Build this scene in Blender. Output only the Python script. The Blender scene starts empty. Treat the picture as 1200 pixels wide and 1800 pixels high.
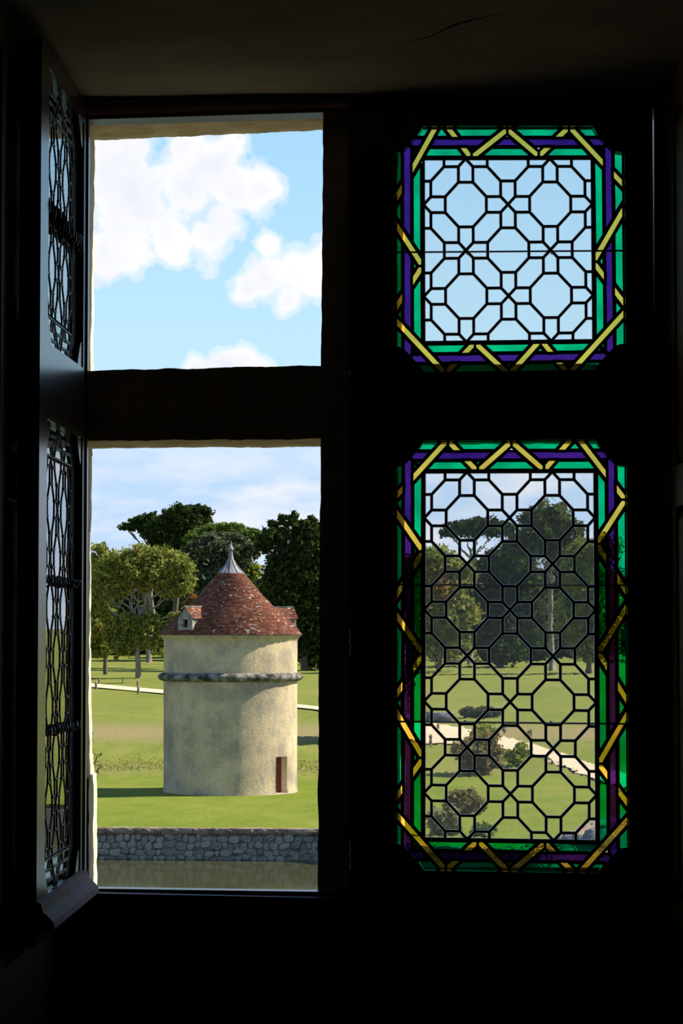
import bpy, math, random
import numpy as np
from mathutils import Vector, Matrix, Euler, noise as mnoise

random.seed(7); rng = np.random.default_rng(7)
scene = bpy.context.scene
COL = scene.collection
R = math.radians

# ------------------------------------------------------------------ camera
F = 4200.0                       # focal length in pixels of the 1200 x 1800 frame
EYE = Vector((0.0, 0.0, 7.4))    # eye height above the lawn (upper floor)
HOR = 1112.0
YAW, PITCH = R(1.64), math.atan((HOR - 900) / F)
cam_d = bpy.data.cameras.new('camera'); cam = bpy.data.objects.new('camera', cam_d)
COL.objects.link(cam); scene.camera = cam
cam.location = EYE; cam.rotation_euler = (R(90) + PITCH, 0, YAW)
cam_d.sensor_fit = 'VERTICAL'; cam_d.sensor_height = 24.0; cam_d.sensor_width = 24.0
cam_d.lens = F / 1800.0 * 24.0; cam_d.clip_start = 0.05; cam_d.clip_end = 3000
CM = Euler((R(90) + PITCH, 0, YAW)).to_matrix()

def ray(px, py):
    return (CM @ Vector((px - 600.0, 900.0 - py, -F))).normalized()
def P(px, py, Y):                # point seen at a pixel on the wall plane y = Y
    d = ray(px, py); return EYE + d * ((Y - EYE.y) / d.y)
PXM = F                          # pixels per metre at 1 m

# ------------------------------------------------------------------ light
SUN_AZ, SUN_EL = R(78), R(42)
sun_dir = Vector((math.sin(SUN_AZ) * math.cos(SUN_EL), math.cos(SUN_AZ) * math.cos(SUN_EL), math.sin(SUN_EL)))
sd = bpy.data.lights.new('sun_offscreen', 'SUN'); sd.energy = 9.6; sd.angle = R(0.53); sd.color = (1.0, 0.90, 0.74)
so = bpy.data.objects.new('sun_offscreen', sd); COL.objects.link(so)
so.rotation_euler = (-sun_dir).to_track_quat('-Z', 'Y').to_euler(); so.location = (60, 40, 60)

scene.view_settings.view_transform = 'Standard'; scene.view_settings.look = 'None'
scene.view_settings.gamma = 1.0; scene.view_settings.use_curve_mapping = False
scene.view_settings.exposure = 0.0

def NN(nt, t, **kw):
    n = nt.nodes.new(t)
    for k, v in kw.items(): setattr(n, k, v)
    return n
def math_node(nt, op, a, b=None, c=None, clamp=False):
    n = NN(nt, 'ShaderNodeMath', operation=op, use_clamp=clamp)
    for i, v in enumerate((a, b, c)):
        if v is None: continue
        if isinstance(v, (int, float)): n.inputs[i].default_value = v
        else: nt.links.new(v, n.inputs[i])
    return n.outputs[0]
def ramp(nt, fac, stops, interp='LINEAR'):
    n = NN(nt, 'ShaderNodeValToRGB'); n.color_ramp.interpolation = interp
    el = n.color_ramp.elements
    while len(el) < len(stops): el.new(0.5)
    for e, (p, c) in zip(el, stops):
        e.position = p; e.color = (c[0], c[1], c[2], 1) if len(c) == 3 else c
    nt.links.new(fac, n.inputs[0]); return n.outputs[0]
def mixc(nt, fac, a, b):
    n = NN(nt, 'ShaderNodeMix', data_type='RGBA')
    for s, v in ((n.inputs[0], fac), (n.inputs[6], a), (n.inputs[7], b)):
        if isinstance(v, (int, float)): s.default_value = v
        elif isinstance(v, tuple): s.default_value = (*v, 1)
        else: nt.links.new(v, s)
    return n.outputs[2]

# sky: blue gradient with cumulus; clouds are given by direction
world = bpy.data.worlds.new('sky'); scene.world = world; world.use_nodes = True
nt = world.node_tree; nt.nodes.clear()
tc = NN(nt, 'ShaderNodeTexCoord'); dirv = tc.outputs['Generated']
sep = NN(nt, 'ShaderNodeSeparateXYZ'); nt.links.new(dirv, sep.inputs[0])
elev = sep.outputs[2]
blue = ramp(nt, elev, [(0.0, (0.58, 0.74, 0.96)), (0.07, (0.54, 0.74, 1.0)), (0.115, (0.56, 0.85, 1.03)), (0.20, (0.42, 0.73, 1.02)), (0.42, (0.17, 0.34, 0.66)), (1.0, (0.09, 0.20, 0.46))])
def fbm(vec, scale, detail=6, rough=0.55, dist=0.0, w=0.0):
    n = NN(nt, 'ShaderNodeTexNoise', noise_dimensions='4D'); n.inputs['Scale'].default_value = scale
    n.inputs['Detail'].default_value = detail; n.inputs['Roughness'].default_value = rough
    n.inputs['Distortion'].default_value = dist; n.inputs['W'].default_value = w
    nt.links.new(vec, n.inputs['Vector']); return n.outputs[0]
n1 = fbm(dirv, 42, 7, 0.56, 0.0, 1.3)
n2 = fbm(dirv, 130, 5, 0.6, 0.0, 4.1)
wob = math_node(nt, 'ADD', math_node(nt, 'MULTIPLY', math_node(nt, 'SUBTRACT', n1, 0.5), 2.1),
                math_node(nt, 'MULTIPLY', math_node(nt, 'SUBTRACT', n2, 0.5), 0.7))
CLOUDS = [(180,250,85),(228,268,62),(400,262,48),(190,285,120),(240,345,110),(325,330,85),(375,285,62),(415,330,78),(455,330,42),(230,430,70),(300,425,60),
          (175,445,60),(370,420,62),(395,385,55),(330,255,45),
          (465,490,62),(530,480,62),(575,480,70),(435,505,42),(470,432,30),(505,530,42),(620,500,60),
          (400,648,42),(345,650,30),(455,650,34),(425,640,36)]
dens = None
for (cx, cy, cr) in CLOUDS:
    d = ray(cx, cy)
    vm = NN(nt, 'ShaderNodeVectorMath', operation='DISTANCE'); nt.links.new(dirv, vm.inputs[0]); vm.inputs[1].default_value = d
    f = math_node(nt, 'MULTIPLY_ADD', vm.outputs['Value'], -F / cr, 1.0)
    if dens is None: dens = f
    else: dens = math_node(nt, 'SMOOTH_MAX', dens, f, 0.25)
dens = math_node(nt, 'ADD', dens, wob)
# generic cumulus over the rest of the sky (same look), away from the listed clouds
g0 = fbm(dirv, 5.0, 7, 0.55, 0.0, 9.0)
vm = NN(nt, 'ShaderNodeVectorMath', operation='DISTANCE'); nt.links.new(dirv, vm.inputs[0]); vm.inputs[1].default_value = ray(600, 500)
away = math_node(nt, 'MULTIPLY', math_node(nt, 'SUBTRACT', vm.outputs['Value'], 0.17), 4.0, clamp=True)
gen = math_node(nt, 'ADD', math_node(nt, 'MULTIPLY', math_node(nt, 'SUBTRACT', g0, 0.585), 7.0), math_node(nt, 'MULTIPLY', math_node(nt, 'SUBTRACT', away, 1.0), 6.0))
dens = math_node(nt, 'MAXIMUM', dens, gen)
# thin streaky cloud low over the trees
mp = NN(nt, 'ShaderNodeMapping'); mp.inputs['Scale'].default_value = (1, 1, 3.2); nt.links.new(dirv, mp.inputs[0])
s0 = fbm(mp.outputs[0], 17, 6, 0.55, 0.0, 2.2)
low = ramp(nt, elev, [(0.0, (1, 1, 1)), (0.062, (1, 1, 1)), (0.088, (0, 0, 0))])
streak = math_node(nt, 'MULTIPLY', math_node(nt, 'MULTIPLY', math_node(nt, 'SUBTRACT', s0, 0.42), 6.0, clamp=True), low)
mask = ramp(nt, dens, [(0.0, (0, 0, 0)), (0.16, (0.40, 0.40, 0.40)), (0.50, (1, 1, 1))], 'EASE')
n3 = fbm(dirv, 30, 4, 0.5, 0.0, 7.7)
shade = math_node(nt, 'ADD', math_node(nt, 'MULTIPLY', dens, 0.22), math_node(nt, 'MULTIPLY', n3, 0.9))
cloudc = ramp(nt, shade, [(0.30, (1.06, 1.06, 1.06)), (0.56, (1.0, 1.0, 1.02)), (0.80, (0.86, 0.88, 0.99))])
c1 = mixc(nt, mask, blue, cloudc)
c1 = mixc(nt, math_node(nt, 'MULTIPLY', streak, 0.8), c1, (0.93, 0.95, 1.0))
bg = NN(nt, 'ShaderNodeBackground'); nt.links.new(c1, bg.inputs[0]); bg.inputs[1].default_value = 1.0
wo = NN(nt, 'ShaderNodeOutputWorld'); nt.links.new(bg.outputs[0], wo.inputs[0])

# ------------------------------------------------------------------ materials
MATS = {}
def new_mat(name):
    m = bpy.data.materials.new(name); m.use_nodes = True; m.node_tree.nodes.clear(); MATS[name] = m
    return m, m.node_tree
def noise_tex(nt, scale, detail=4, rough=0.55, map_scale=None, coord='Object', off=None):
    t = NN(nt, 'ShaderNodeTexCoord'); v = t.outputs[coord]
    if map_scale or off:
        mp = NN(nt, 'ShaderNodeMapping')
        if map_scale: mp.inputs['Scale'].default_value = map_scale
        if off: mp.inputs['Location'].default_value = off
        nt.links.new(v, mp.inputs[0]); v = mp.outputs[0]
    n = NN(nt, 'ShaderNodeTexNoise'); n.inputs['Scale'].default_value = scale
    n.inputs['Detail'].default_value = detail; n.inputs['Roughness'].default_value = rough
    nt.links.new(v, n.inputs['Vector']); return n.outputs[0]
def principled(nt, base, rough=0.6, spec=0.4, bump=None, bstr=0.3, bdist=0.01, metal=0.0):
    b = NN(nt, 'ShaderNodeBsdfPrincipled'); o = NN(nt, 'ShaderNodeOutputMaterial')
    if isinstance(base, tuple): b.inputs['Base Color'].default_value = (*base, 1)
    else: nt.links.new(base, b.inputs['Base Color'])
    b.inputs['Roughness'].default_value = rough; b.inputs['Specular IOR Level'].default_value = spec
    b.inputs['Metallic'].default_value = metal
    if bump is not None:
        bn = NN(nt, 'ShaderNodeBump'); bn.inputs['Strength'].default_value = bstr; bn.inputs['Distance'].default_value = bdist
        nt.links.new(bump, bn.inputs['Height']); nt.links.new(bn.outputs[0], b.inputs['Normal'])
    nt.links.new(b.outputs[0], o.inputs[0]); return b

def simple(name, stops, scale, detail=5, rough=0.7, spec=0.3, bstr=0.3, bdist=0.01, map_scale=None, metal=0.0):
    m, nt = new_mat(name)
    n = noise_tex(nt, scale, detail, 0.6, map_scale)
    principled(nt, ramp(nt, n, stops), rough, spec, n, bstr, bdist, metal); return m

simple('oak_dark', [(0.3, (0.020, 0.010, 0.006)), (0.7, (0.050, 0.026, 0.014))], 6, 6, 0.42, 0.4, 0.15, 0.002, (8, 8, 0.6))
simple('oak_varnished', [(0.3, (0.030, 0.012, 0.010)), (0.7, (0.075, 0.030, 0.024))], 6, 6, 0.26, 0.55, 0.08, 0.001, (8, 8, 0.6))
simple('painted_wood_red', [(0.3, (0.25, 0.115, 0.115)), (0.7, (0.40, 0.22, 0.215))], 9, 6, 0.65, 0.15, 0.1, 0.001, (3, 3, 1))
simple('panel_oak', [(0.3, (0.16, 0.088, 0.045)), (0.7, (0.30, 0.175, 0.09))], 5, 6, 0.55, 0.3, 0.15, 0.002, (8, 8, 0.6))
simple('plaster_soffit', [(0.3, (0.30, 0.27, 0.225)), (0.7, (0.44, 0.40, 0.345))], 4, 7, 0.9, 0.1, 0.4, 0.01)
simple('room_plaster', [(0.3, (0.30, 0.27, 0.225)), (0.7, (0.44, 0.40, 0.345))], 3, 5, 0.9, 0.1, 0.3, 0.01)
simple('stone_window', [(0.25, (0.42, 0.33, 0.20)), (0.5, (0.66, 0.56, 0.40)), (0.75, (0.80, 0.71, 0.55))], 14, 7, 0.9, 0.1, 0.6, 0.006)
simple('lead_came', [(0.3, (0.026, 0.026, 0.030)), (0.7, (0.065, 0.065, 0.072))], 60, 4, 0.46, 0.5, 0.2, 0.001, None, 0.6)
simple('iron', [(0.3, (0.010, 0.011, 0.014)), (0.7, (0.03, 0.03, 0.035))], 80, 4, 0.38, 0.5, 0.4, 0.001, None, 0.5)
simple('lead_sheet', [(0.3, (0.13, 0.135, 0.15)), (0.7, (0.24, 0.245, 0.27))], 3, 5, 0.55, 0.4, 0.2, 0.02)
simple('bark', [(0.3, (0.055, 0.045, 0.034)), (0.7, (0.16, 0.135, 0.11))], 3, 6, 0.9, 0.1, 0.6, 0.05, (3, 3, 0.7))
simple('bark_pale', [(0.3, (0.12, 0.10, 0.08)), (0.7, (0.30, 0.265, 0.225))], 2, 6, 0.9, 0.1, 0.5, 0.05, (3, 3, 0.7))
simple('gravel', [(0.3, (0.50, 0.40, 0.27)), (0.7, (0.64, 0.53, 0.38))], 1.2, 6, 0.95, 0.05, 0.3, 0.02)
simple('post_wood', [(0.3, (0.12, 0.09, 0.065)), (0.7, (0.30, 0.235, 0.18))], 9, 5, 0.9, 0.1, 0.4, 0.02, (3, 3, 0.7))
simple('coping', [(0.3, (0.10, 0.085, 0.07)), (0.55, (0.26, 0.20, 0.15)), (0.8, (0.36, 0.29, 0.23))], 2.2, 7, 0.95, 0.05, 0.6, 0.05)
simple('wall_mortar', [(0.3, (0.06, 0.055, 0.045)), (0.7, (0.23, 0.21, 0.18))], 3, 6, 0.95, 0.05, 0.6, 0.05)
simple('door_red', [(0.3, (0.12, 0.022, 0.014)), (0.7, (0.22, 0.045, 0.030))], 4, 5, 0.6, 0.3, 0.2, 0.01, (6, 6, 0.6))
simple('dormer_stone', [(0.3, (0.14, 0.13, 0.115)), (0.7, (0.42, 0.39, 0.34))], 5, 6, 0.9, 0.1, 0.5, 0.03)
simple('slate_rock', [(0.3, (0.05, 0.06, 0.07)), (0.7, (0.20, 0.22, 0.26))], 2.5, 6, 0.8, 0.2, 0.6, 0.06)

# stones of the moat wall, each a little different
m, nt = new_mat('rubble')
oi = NN(nt, 'ShaderNodeObjectInfo')
n = noise_tex(nt, 4, 6, 0.65, None, 'Generated')
base = ramp(nt, oi.outputs['Random'], [(0.0, (0.13, 0.118, 0.105)), (0.5, (0.21, 0.19, 0.168)), (1.0, (0.29, 0.262, 0.23))])
principled(nt, mixc(nt, ramp(nt, n, [(0.45, (0, 0, 0)), (0.68, (1, 1, 1))]), base, (0.40, 0.375, 0.345)), 0.95, 0.05, n, 0.6, 0.03)

# tower plaster: cream with grey weather stains
m, nt = new_mat('tower_plaster')
a = noise_tex(nt, 0.55, 7, 0.62); b = noise_tex(nt, 2.6, 8, 0.72, (1, 1, 0.5)); c = noise_tex(nt, 13, 5, 0.65)
col = ramp(nt, b, [(0.30, (0.43, 0.34, 0.205)), (0.52, (0.56, 0.455, 0.295)), (0.72, (0.64, 0.55, 0.42))])
sm = math_node(nt, 'ADD', math_node(nt, 'MULTIPLY', a, 0.55), math_node(nt, 'ADD', math_node(nt, 'MULTIPLY', b, 0.35), math_node(nt, 'MULTIPLY', c, 0.10)))
col = mixc(nt, math_node(nt, 'MULTIPLY', ramp(nt, sm, [(0.46, (0, 0, 0)), (0.58, (1, 1, 1))]), 0.72), col, (0.195, 0.18, 0.165))
col = mixc(nt, math_node(nt, 'MULTIPLY', ramp(nt, c, [(0.57, (0, 0, 0)), (0.66, (1, 1, 1))]), 0.55), col, (0.22, 0.19, 0.15))
principled(nt, col, 0.95, 0.05, math_node(nt, 'ADD', c, b), 0.5, 0.06)
# weathered band
simple('band_stone', [(0.38, (0.030, 0.030, 0.026)), (0.5, (0.14, 0.13, 0.118)), (0.7, (0.34, 0.32, 0.29))], 2.4, 7, 0.95, 0.05, 0.6, 0.06)

# clay tiles: random per tile, pale lichen on a few
m, nt = new_mat('clay_tile')
g = NN(nt, 'ShaderNodeNewGeometry'); rp = g.outputs['Random Per Island']
n = noise_tex(nt, 0.7, 6, 0.6)
c1 = ramp(nt, rp, [(0.0, (0.075, 0.030, 0.024)), (0.35, (0.135, 0.050, 0.034)), (0.7, (0.19, 0.068, 0.044)), (1.0, (0.26, 0.105, 0.068))])
lich = noise_tex(nt, 5.0, 3, 0.5, (1, 1, 1.8)); lich2 = noise_tex(nt, 0.8, 3, 0.5, None, 'Object', (4, 2, 0))
lm = math_node(nt, 'ADD', lich, math_node(nt, 'MULTIPLY', math_node(nt, 'SUBTRACT', lich2, 0.5), 0.25))
c1 = mixc(nt, ramp(nt, lm, [(0.645, (0, 0, 0)), (0.67, (1, 1, 1))]), c1, (0.52, 0.48, 0.40))
c2 = mixc(nt, ramp(nt, n, [(0.45, (0, 0, 0)), (0.65, (0.45, 0.45, 0.45))]), c1, (0.10, 0.065, 0.042))
principled(nt, c2, 0.9, 0.1, n, 0.2, 0.02)

# lawn
m, nt = new_mat('lawn')
a = noise_tex(nt, 0.10, 6, 0.6, (1, 0.5, 1)); b = noise_tex(nt, 0.9, 7, 0.7, (1, 0.45, 1)); c = noise_tex(nt, 6, 5, 0.7)
mx = math_node(nt, 'ADD', math_node(nt, 'MULTIPLY', a, 0.45), math_node(nt, 'ADD', math_node(nt, 'MULTIPLY', b, 0.4), math_node(nt, 'MULTIPLY', c, 0.15)))
col = ramp(nt, mx, [(0.36, (0.10, 0.150, 0.018)), (0.5, (0.155, 0.195, 0.028)), (0.64, (0.22, 0.225, 0.052))])
t = NN(nt, 'ShaderNodeTexCoord'); sp = NN(nt, 'ShaderNodeSeparateXYZ'); nt.links.new(t.outputs['Object'], sp.inputs[0])
yy = math_node(nt, 'MULTIPLY_ADD', math_node(nt, 'SUBTRACT', b, 0.5), 7.0, sp.outputs[1])
yn = math_node(nt, 'DIVIDE', math_node(nt, 'SUBTRACT', yy, 100.0), 100.0)
dry = ramp(nt, yn, [(0.0, (0, 0, 0)), (0.22, (0, 0, 0)), (0.25, (0.35, 0.35, 0.35)), (0.30, (0.08, 0.08, 0.08)), (0.345, (0.25, 0.25, 0.25)), (0.375, (0.95, 0.95, 0.95)), (0.43, (0.75, 0.75, 0.75)), (0.50, (0.18, 0.18, 0.18)), (1.0, (0.20, 0.20, 0.20))])
col = mixc(nt, dry, col, (0.25, 0.205, 0.10))
principled(nt, col, 0.95, 0.05, c, 0.6, 0.12)

# moat water
m, nt = new_mat('moat_water')
n = noise_tex(nt, 0.8, 4, 0.5, (1, 0.35, 1))
principled(nt, (0.050, 0.054, 0.016), 0.08, 0.3, n, 0.10, 0.03)

def leaf_mat(name, stops, orange=None, trans=0.35):
    m, nt = new_mat(name)
    g = NN(nt, 'ShaderNodeNewGeometry'); rp = g.outputs['Random Per Island']
    col = ramp(nt, rp, stops)
    if orange:
        n = noise_tex(nt, orange[1], 4, 0.6, None, 'Object', orange[2] if len(orange) > 2 else None)
        col = mixc(nt, ramp(nt, n, [(orange[3] if len(orange) > 3 else 0.56, (0, 0, 0)), (0.72, (1, 1, 1))]), col, orange[0])
    d = NN(nt, 'ShaderNodeBsdfDiffuse'); tr = NN(nt, 'ShaderNodeBsdfTranslucent'); mx = NN(nt, 'ShaderNodeMixShader'); mx.inputs[0].default_value = trans
    nt.links.new(col, d.inputs[0]); nt.links.new(col, tr.inputs[0]); nt.links.new(d.outputs[0], mx.inputs[1]); nt.links.new(tr.outputs[0], mx.inputs[2])
    o = NN(nt, 'ShaderNodeOutputMaterial'); nt.links.new(mx.outputs[0], o.inputs[0]); return m
leaf_mat('leaf_olive', [(0.0, (0.12, 0.155, 0.028)), (0.5, (0.24, 0.265, 0.055)), (1.0, (0.38, 0.38, 0.11))], ((0.36, 0.19, 0.05), 0.16, (3, 1, 2), 0.58))
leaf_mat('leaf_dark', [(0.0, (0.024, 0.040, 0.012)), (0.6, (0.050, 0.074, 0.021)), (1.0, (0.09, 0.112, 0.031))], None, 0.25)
leaf_mat('leaf_pine', [(0.0, (0.07, 0.115, 0.020)), (0.6, (0.14, 0.20, 0.040)), (1.0, (0.22, 0.28, 0.065))], None, 0.25)
leaf_mat('leaf_pine_dark', [(0.0, (0.022, 0.045, 0.013)), (0.6, (0.045, 0.080, 0.022)), (1.0, (0.08, 0.12, 0.03))], None, 0.25)
leaf_mat('leaf_mid', [(0.0, (0.045, 0.062, 0.020)), (0.6, (0.09, 0.115, 0.036)), (1.0, (0.16, 0.18, 0.06))], None, 0.25)
leaf_mat('leaf_grey', [(0.0, (0.06, 0.078, 0.044)), (0.6, (0.10, 0.122, 0.066)), (1.0, (0.15, 0.17, 0.09))], None, 0.25)
leaf_mat('leaf_bright', [(0.0, (0.14, 0.20, 0.020)), (0.6, (0.26, 0.32, 0.040)), (1.0, (0.36, 0.38, 0.07))])
leaf_mat('leaf_orange', [(0.0, (0.16, 0.13, 0.03)), (0.5, (0.33, 0.19, 0.05)), (1.0, (0.45, 0.22, 0.06))])
leaf_mat('leaf_brownish', [(0.0, (0.10, 0.085, 0.03)), (0.5, (0.21, 0.17, 0.06)), (1.0, (0.34, 0.28, 0.12))])
leaf_mat('leaf_pale', [(0.0, (0.05, 0.07, 0.02)), (0.5, (0.22, 0.23, 0.09)), (1.0, (0.50, 0.45, 0.24))])
leaf_mat('grass_blade', [(0.0, (0.20, 0.25, 0.045)), (0.5, (0.32, 0.32, 0.10)), (1.0, (0.48, 0.40, 0.22))], None, 0.6)

def glass_mat(name, col, bump_dist, scale, stain=0.0, rim=0.0):
    """sheet glass: white Fresnel reflection over tinted, slightly wavy refraction"""
    m, nt = new_mat(name)
    oi = NN(nt, 'ShaderNodeObjectInfo'); t = NN(nt, 'ShaderNodeTexCoord'); ge = NN(nt, 'ShaderNodeNewGeometry')
    cb = NN(nt, 'ShaderNodeCombineXYZ')
    for i, k in enumerate((37.0, 91.0, 53.0)): nt.links.new(math_node(nt, 'MULTIPLY', oi.outputs['Random'], k), cb.inputs[i])
    tn = NN(nt, 'ShaderNodeVectorMath', operation='SCALE'); nt.links.new(ge.outputs['True Normal'], tn.inputs[0]); tn.inputs['Scale'].default_value = 5.0
    va = NN(nt, 'ShaderNodeVectorMath', operation='ADD'); nt.links.new(t.outputs['Object'], va.inputs[0]); nt.links.new(tn.outputs[0], va.inputs[1])
    vb = NN(nt, 'ShaderNodeVectorMath', operation='ADD'); nt.links.new(va.outputs[0], vb.inputs[0]); nt.links.new(cb.outputs[0], vb.inputs[1])
    n = NN(nt, 'ShaderNodeTexNoise'); n.inputs['Scale'].default_value = scale; n.inputs['Detail'].default_value = 2.5; n.inputs['Roughness'].default_value = 0.5
    nt.links.new(vb.outputs[0], n.inputs['Vector'])
    bn = NN(nt, 'ShaderNodeBump'); bn.inputs['Strength'].default_value = 1.0
    rr = math_node(nt, 'FRACT', math_node(nt, 'MULTIPLY', oi.outputs['Random'], 7.31))
    nt.links.new(math_node(nt, 'MULTIPLY_ADD', math_node(nt, 'POWER', rr, 4.0), bump_dist * 3.2, bump_dist * 0.55), bn.inputs['Distance'])
    nt.links.new(n.outputs[0], bn.inputs['Height'])
    rf = NN(nt, 'ShaderNodeBsdfRefraction'); rf.inputs['Roughness'].default_value = 0.0; rf.inputs['IOR'].default_value = 1.5
    gl = NN(nt, 'ShaderNodeBsdfGlossy'); gl.inputs['Roughness'].default_value = 0.0; gl.inputs['Color'].default_value = (1, 1, 1, 1)
    fr = NN(nt, 'ShaderNodeFresnel'); fr.inputs['IOR'].default_value = 1.5
    nt.links.new(bn.outputs[0], rf.inputs['Normal'])
    mx = NN(nt, 'ShaderNodeMixShader'); nt.links.new(fr.outputs[0], mx.inputs[0]); nt.links.new(rf.outputs[0], mx.inputs[1]); nt.links.new(gl.outputs[0], mx.inputs[2])
    root = tuple(math.sqrt(c) for c in col)
    if stain:
        n2 = NN(nt, 'ShaderNodeTexNoise'); n2.inputs['Scale'].default_value = 14; n2.inputs['Detail'].default_value = 2; nt.links.new(vb.outputs[0], n2.inputs['Vector'])
        nt.links.new(mixc(nt, ramp(nt, n2.outputs[0], [(0.35, (0, 0, 0)), (0.7, (stain,) * 3)]), root, tuple(c * 0.75 for c in root)), rf.inputs['Color'])
    else: rf.inputs['Color'].default_value = (*root, 1)
    out = mx.outputs[0]
    if rim:
        tr = NN(nt, 'ShaderNodeBsdfTranslucent'); tr.inputs[0].default_value = (0.8, 0.85, 0.9, 1)
        m2 = NN(nt, 'ShaderNodeMixShader'); m2.inputs[0].default_value = rim
        nt.links.new(out, m2.inputs[1]); nt.links.new(tr.outputs[0], m2.inputs[2]); out = m2.outputs[0]
    o = NN(nt, 'ShaderNodeOutputMaterial'); nt.links.new(out, o.inputs[0]); return m
glass_mat('glass_clear', (0.985, 0.99, 0.985), 0.00016, 26, 0.0, 0.035)
glass_mat('glass_rim', (0.97, 0.98, 0.98), 0.0001, 26, 0.0, 0.45)
glass_mat('glass_green', (0.0015, 0.70, 0.24), 0.0003, 30, 0.9)
glass_mat('glass_purple', (0.085, 0.018, 0.26), 0.0003, 30, 0.8)
glass_mat('glass_yellow', (1.0, 0.68, 0.085), 0.0003, 30, 0.5)
# ------------------------------------------------------------------ mesh helpers
def link(o, parent=None):
    COL.objects.link(o)
    if parent is not None:
        o.parent = parent
        o.matrix_parent_inverse = Matrix.Translation(-WLOC.get(parent.name, Vector((0, 0, 0))))
    return o
WLOC = {}
def tag(o, label=None, cat=None, group=None, kind=None):
    if label: o['label'] = label
    if cat: o['category'] = cat
    if group: o['group'] = group
    if kind: o['kind'] = kind
    return o
def empty(name, loc, label=None, cat=None, group=None, kind=None):
    o = bpy.data.objects.new(name, None); o.empty_display_size = 0.2; COL.objects.link(o)
    o.location = loc; WLOC[o.name] = Vector(loc)
    return tag(o, label, cat, group, kind)

class MB:
    def __init__(s): s.v = []; s.f = []; s.mi = []; s.cur = 0
    def add(s, vs, fs):
        b = len(s.v); s.v += [tuple(v) for v in vs]
        for f in fs: s.f.append(tuple(i + b for i in f)); s.mi.append(s.cur)
        return s
    def box(s, a, b):
        x0, y0, z0 = a; x1, y1, z1 = b
        return s.add([(x0,y0,z0),(x1,y0,z0),(x1,y1,z0),(x0,y1,z0),(x0,y0,z1),(x1,y0,z1),(x1,y1,z1),(x0,y1,z1)],
                     [(0,3,2,1),(4,5,6,7),(0,1,5,4),(1,2,6,5),(2,3,7,6),(3,0,4,7)])
    def prism(s, pts, off):          # polygon (3-D points) extruded by a vector
        n = len(pts); off = Vector(off); a = [Vector(p) for p in pts]
        return s.add(a + [p + off for p in a], [tuple(range(n))[::-1], tuple(range(n, 2*n))] + [(i, (i+1) % n, n + (i+1) % n, n + i) for i in range(n)])
    def tube(s, pts, rad, n=8, caps=True):
        pts = [Vector(p) for p in pts]
        if isinstance(rad, (int, float)): rad = [rad] * len(pts)
        rings = []
        prev = None
        for i, p in enumerate(pts):
            d = (pts[min(i+1, len(pts)-1)] - pts[max(i-1, 0)]).normalized()
            up = prev if prev is not None else (Vector((0, 0, 1)) if abs(d.z) < 0.9 else Vector((1, 0, 0)))
            a = d.cross(up).normalized(); b = a.cross(d).normalized(); prev = b
            rings.append([p + (a * math.cos(2*math.pi*k/n) + b * math.sin(2*math.pi*k/n)) * rad[i] for k in range(n)])
        vs = [v for r in rings for v in r]; fs = []
        for i in range(len(pts) - 1):
            for k in range(n): fs.append((i*n + k, i*n + (k+1) % n, (i+1)*n + (k+1) % n, (i+1)*n + k))
        if caps: fs += [tuple(range(n)), tuple(range((len(pts)-1)*n, len(pts)*n))[::-1]]
        return s.add(vs, fs)
    def lathe(s, c, prof, n=32, a0=0.0, a1=2*math.pi):
        full = abs(a1 - a0 - 2*math.pi) < 1e-6; m = n if full else n + 1
        vs = [(c[0] + r*math.cos(a0 + (a1-a0)*k/n), c[1] + r*math.sin(a0 + (a1-a0)*k/n), c[2] + z) for (r, z) in prof for k in range(m)]
        fs = [(i*m + k, i*m + (k+1) % m, (i+1)*m + (k+1) % m, (i+1)*m + k) for i in range(len(prof)-1) for k in range(m if full else n)]
        return s.add(vs, fs)
    def grid(s, pts):                # 2-D list of points
        h, w = len(pts), len(pts[0])
        return s.add([p for r in pts for p in r], [(i*w + j, i*w + j + 1, (i+1)*w + j + 1, (i+1)*w + j) for i in range(h-1) for j in range(w-1)])
    def build(s, name, mats, parent=None, smooth=False, fn=None, loc=None):
        me = bpy.data.meshes.new(name)
        vs = s.v if fn is None else [tuple(fn(Vector(v))) for v in s.v]
        if loc is not None: vs = [(v[0]-loc[0], v[1]-loc[1], v[2]-loc[2]) for v in vs]
        me.from_pydata(vs, [], s.f)
        for m in (mats if isinstance(mats, (list, tuple)) else [mats]): me.materials.append(MATS[m])
        if any(s.mi): me.polygons.foreach_set('material_index', s.mi)
        if smooth: me.polygons.foreach_set('use_smooth', [True] * len(me.polygons))
        me.update()
        o = bpy.data.objects.new(name, me)
        if loc is not None: o.location = loc
        return link(o, parent)

def rough_box(mb, a, b, step=0.03, amp=0.003, seed=0):
    """box with subdivided, slightly worn surface"""
    a = Vector(a); b = Vector(b); n = [max(1, min(40, int(round((b[i]-a[i]) / step)))) for i in range(3)]
    def disp(p):
        q = p * 22.0 + Vector((seed * 3.1, 0, 0)); q2 = p * 70.0 + Vector((0, seed * 1.7, 0))
        d = mnoise.noise_vector(q) * amp + mnoise.noise_vector(q2) * (amp * 0.5)
        return p + d
    for ax in range(3):
        u, v = [(1, 2), (2, 0), (0, 1)][ax]
        for side in (0, 1):
            g = []
            for i in range(n[u] + 1):
                row = []
                for j in range(n[v] + 1):
                    p = Vector((0, 0, 0)); p[ax] = (a, b)[side][ax]; p[u] = a[u] + (b[u]-a[u]) * i / n[u]; p[v] = a[v] + (b[v]-a[v]) * j / n[v]
                    row.append(disp(p))
                g.append(row)
            if not side: g = g[::-1]
            mb.grid(g)
    return mb

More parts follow.
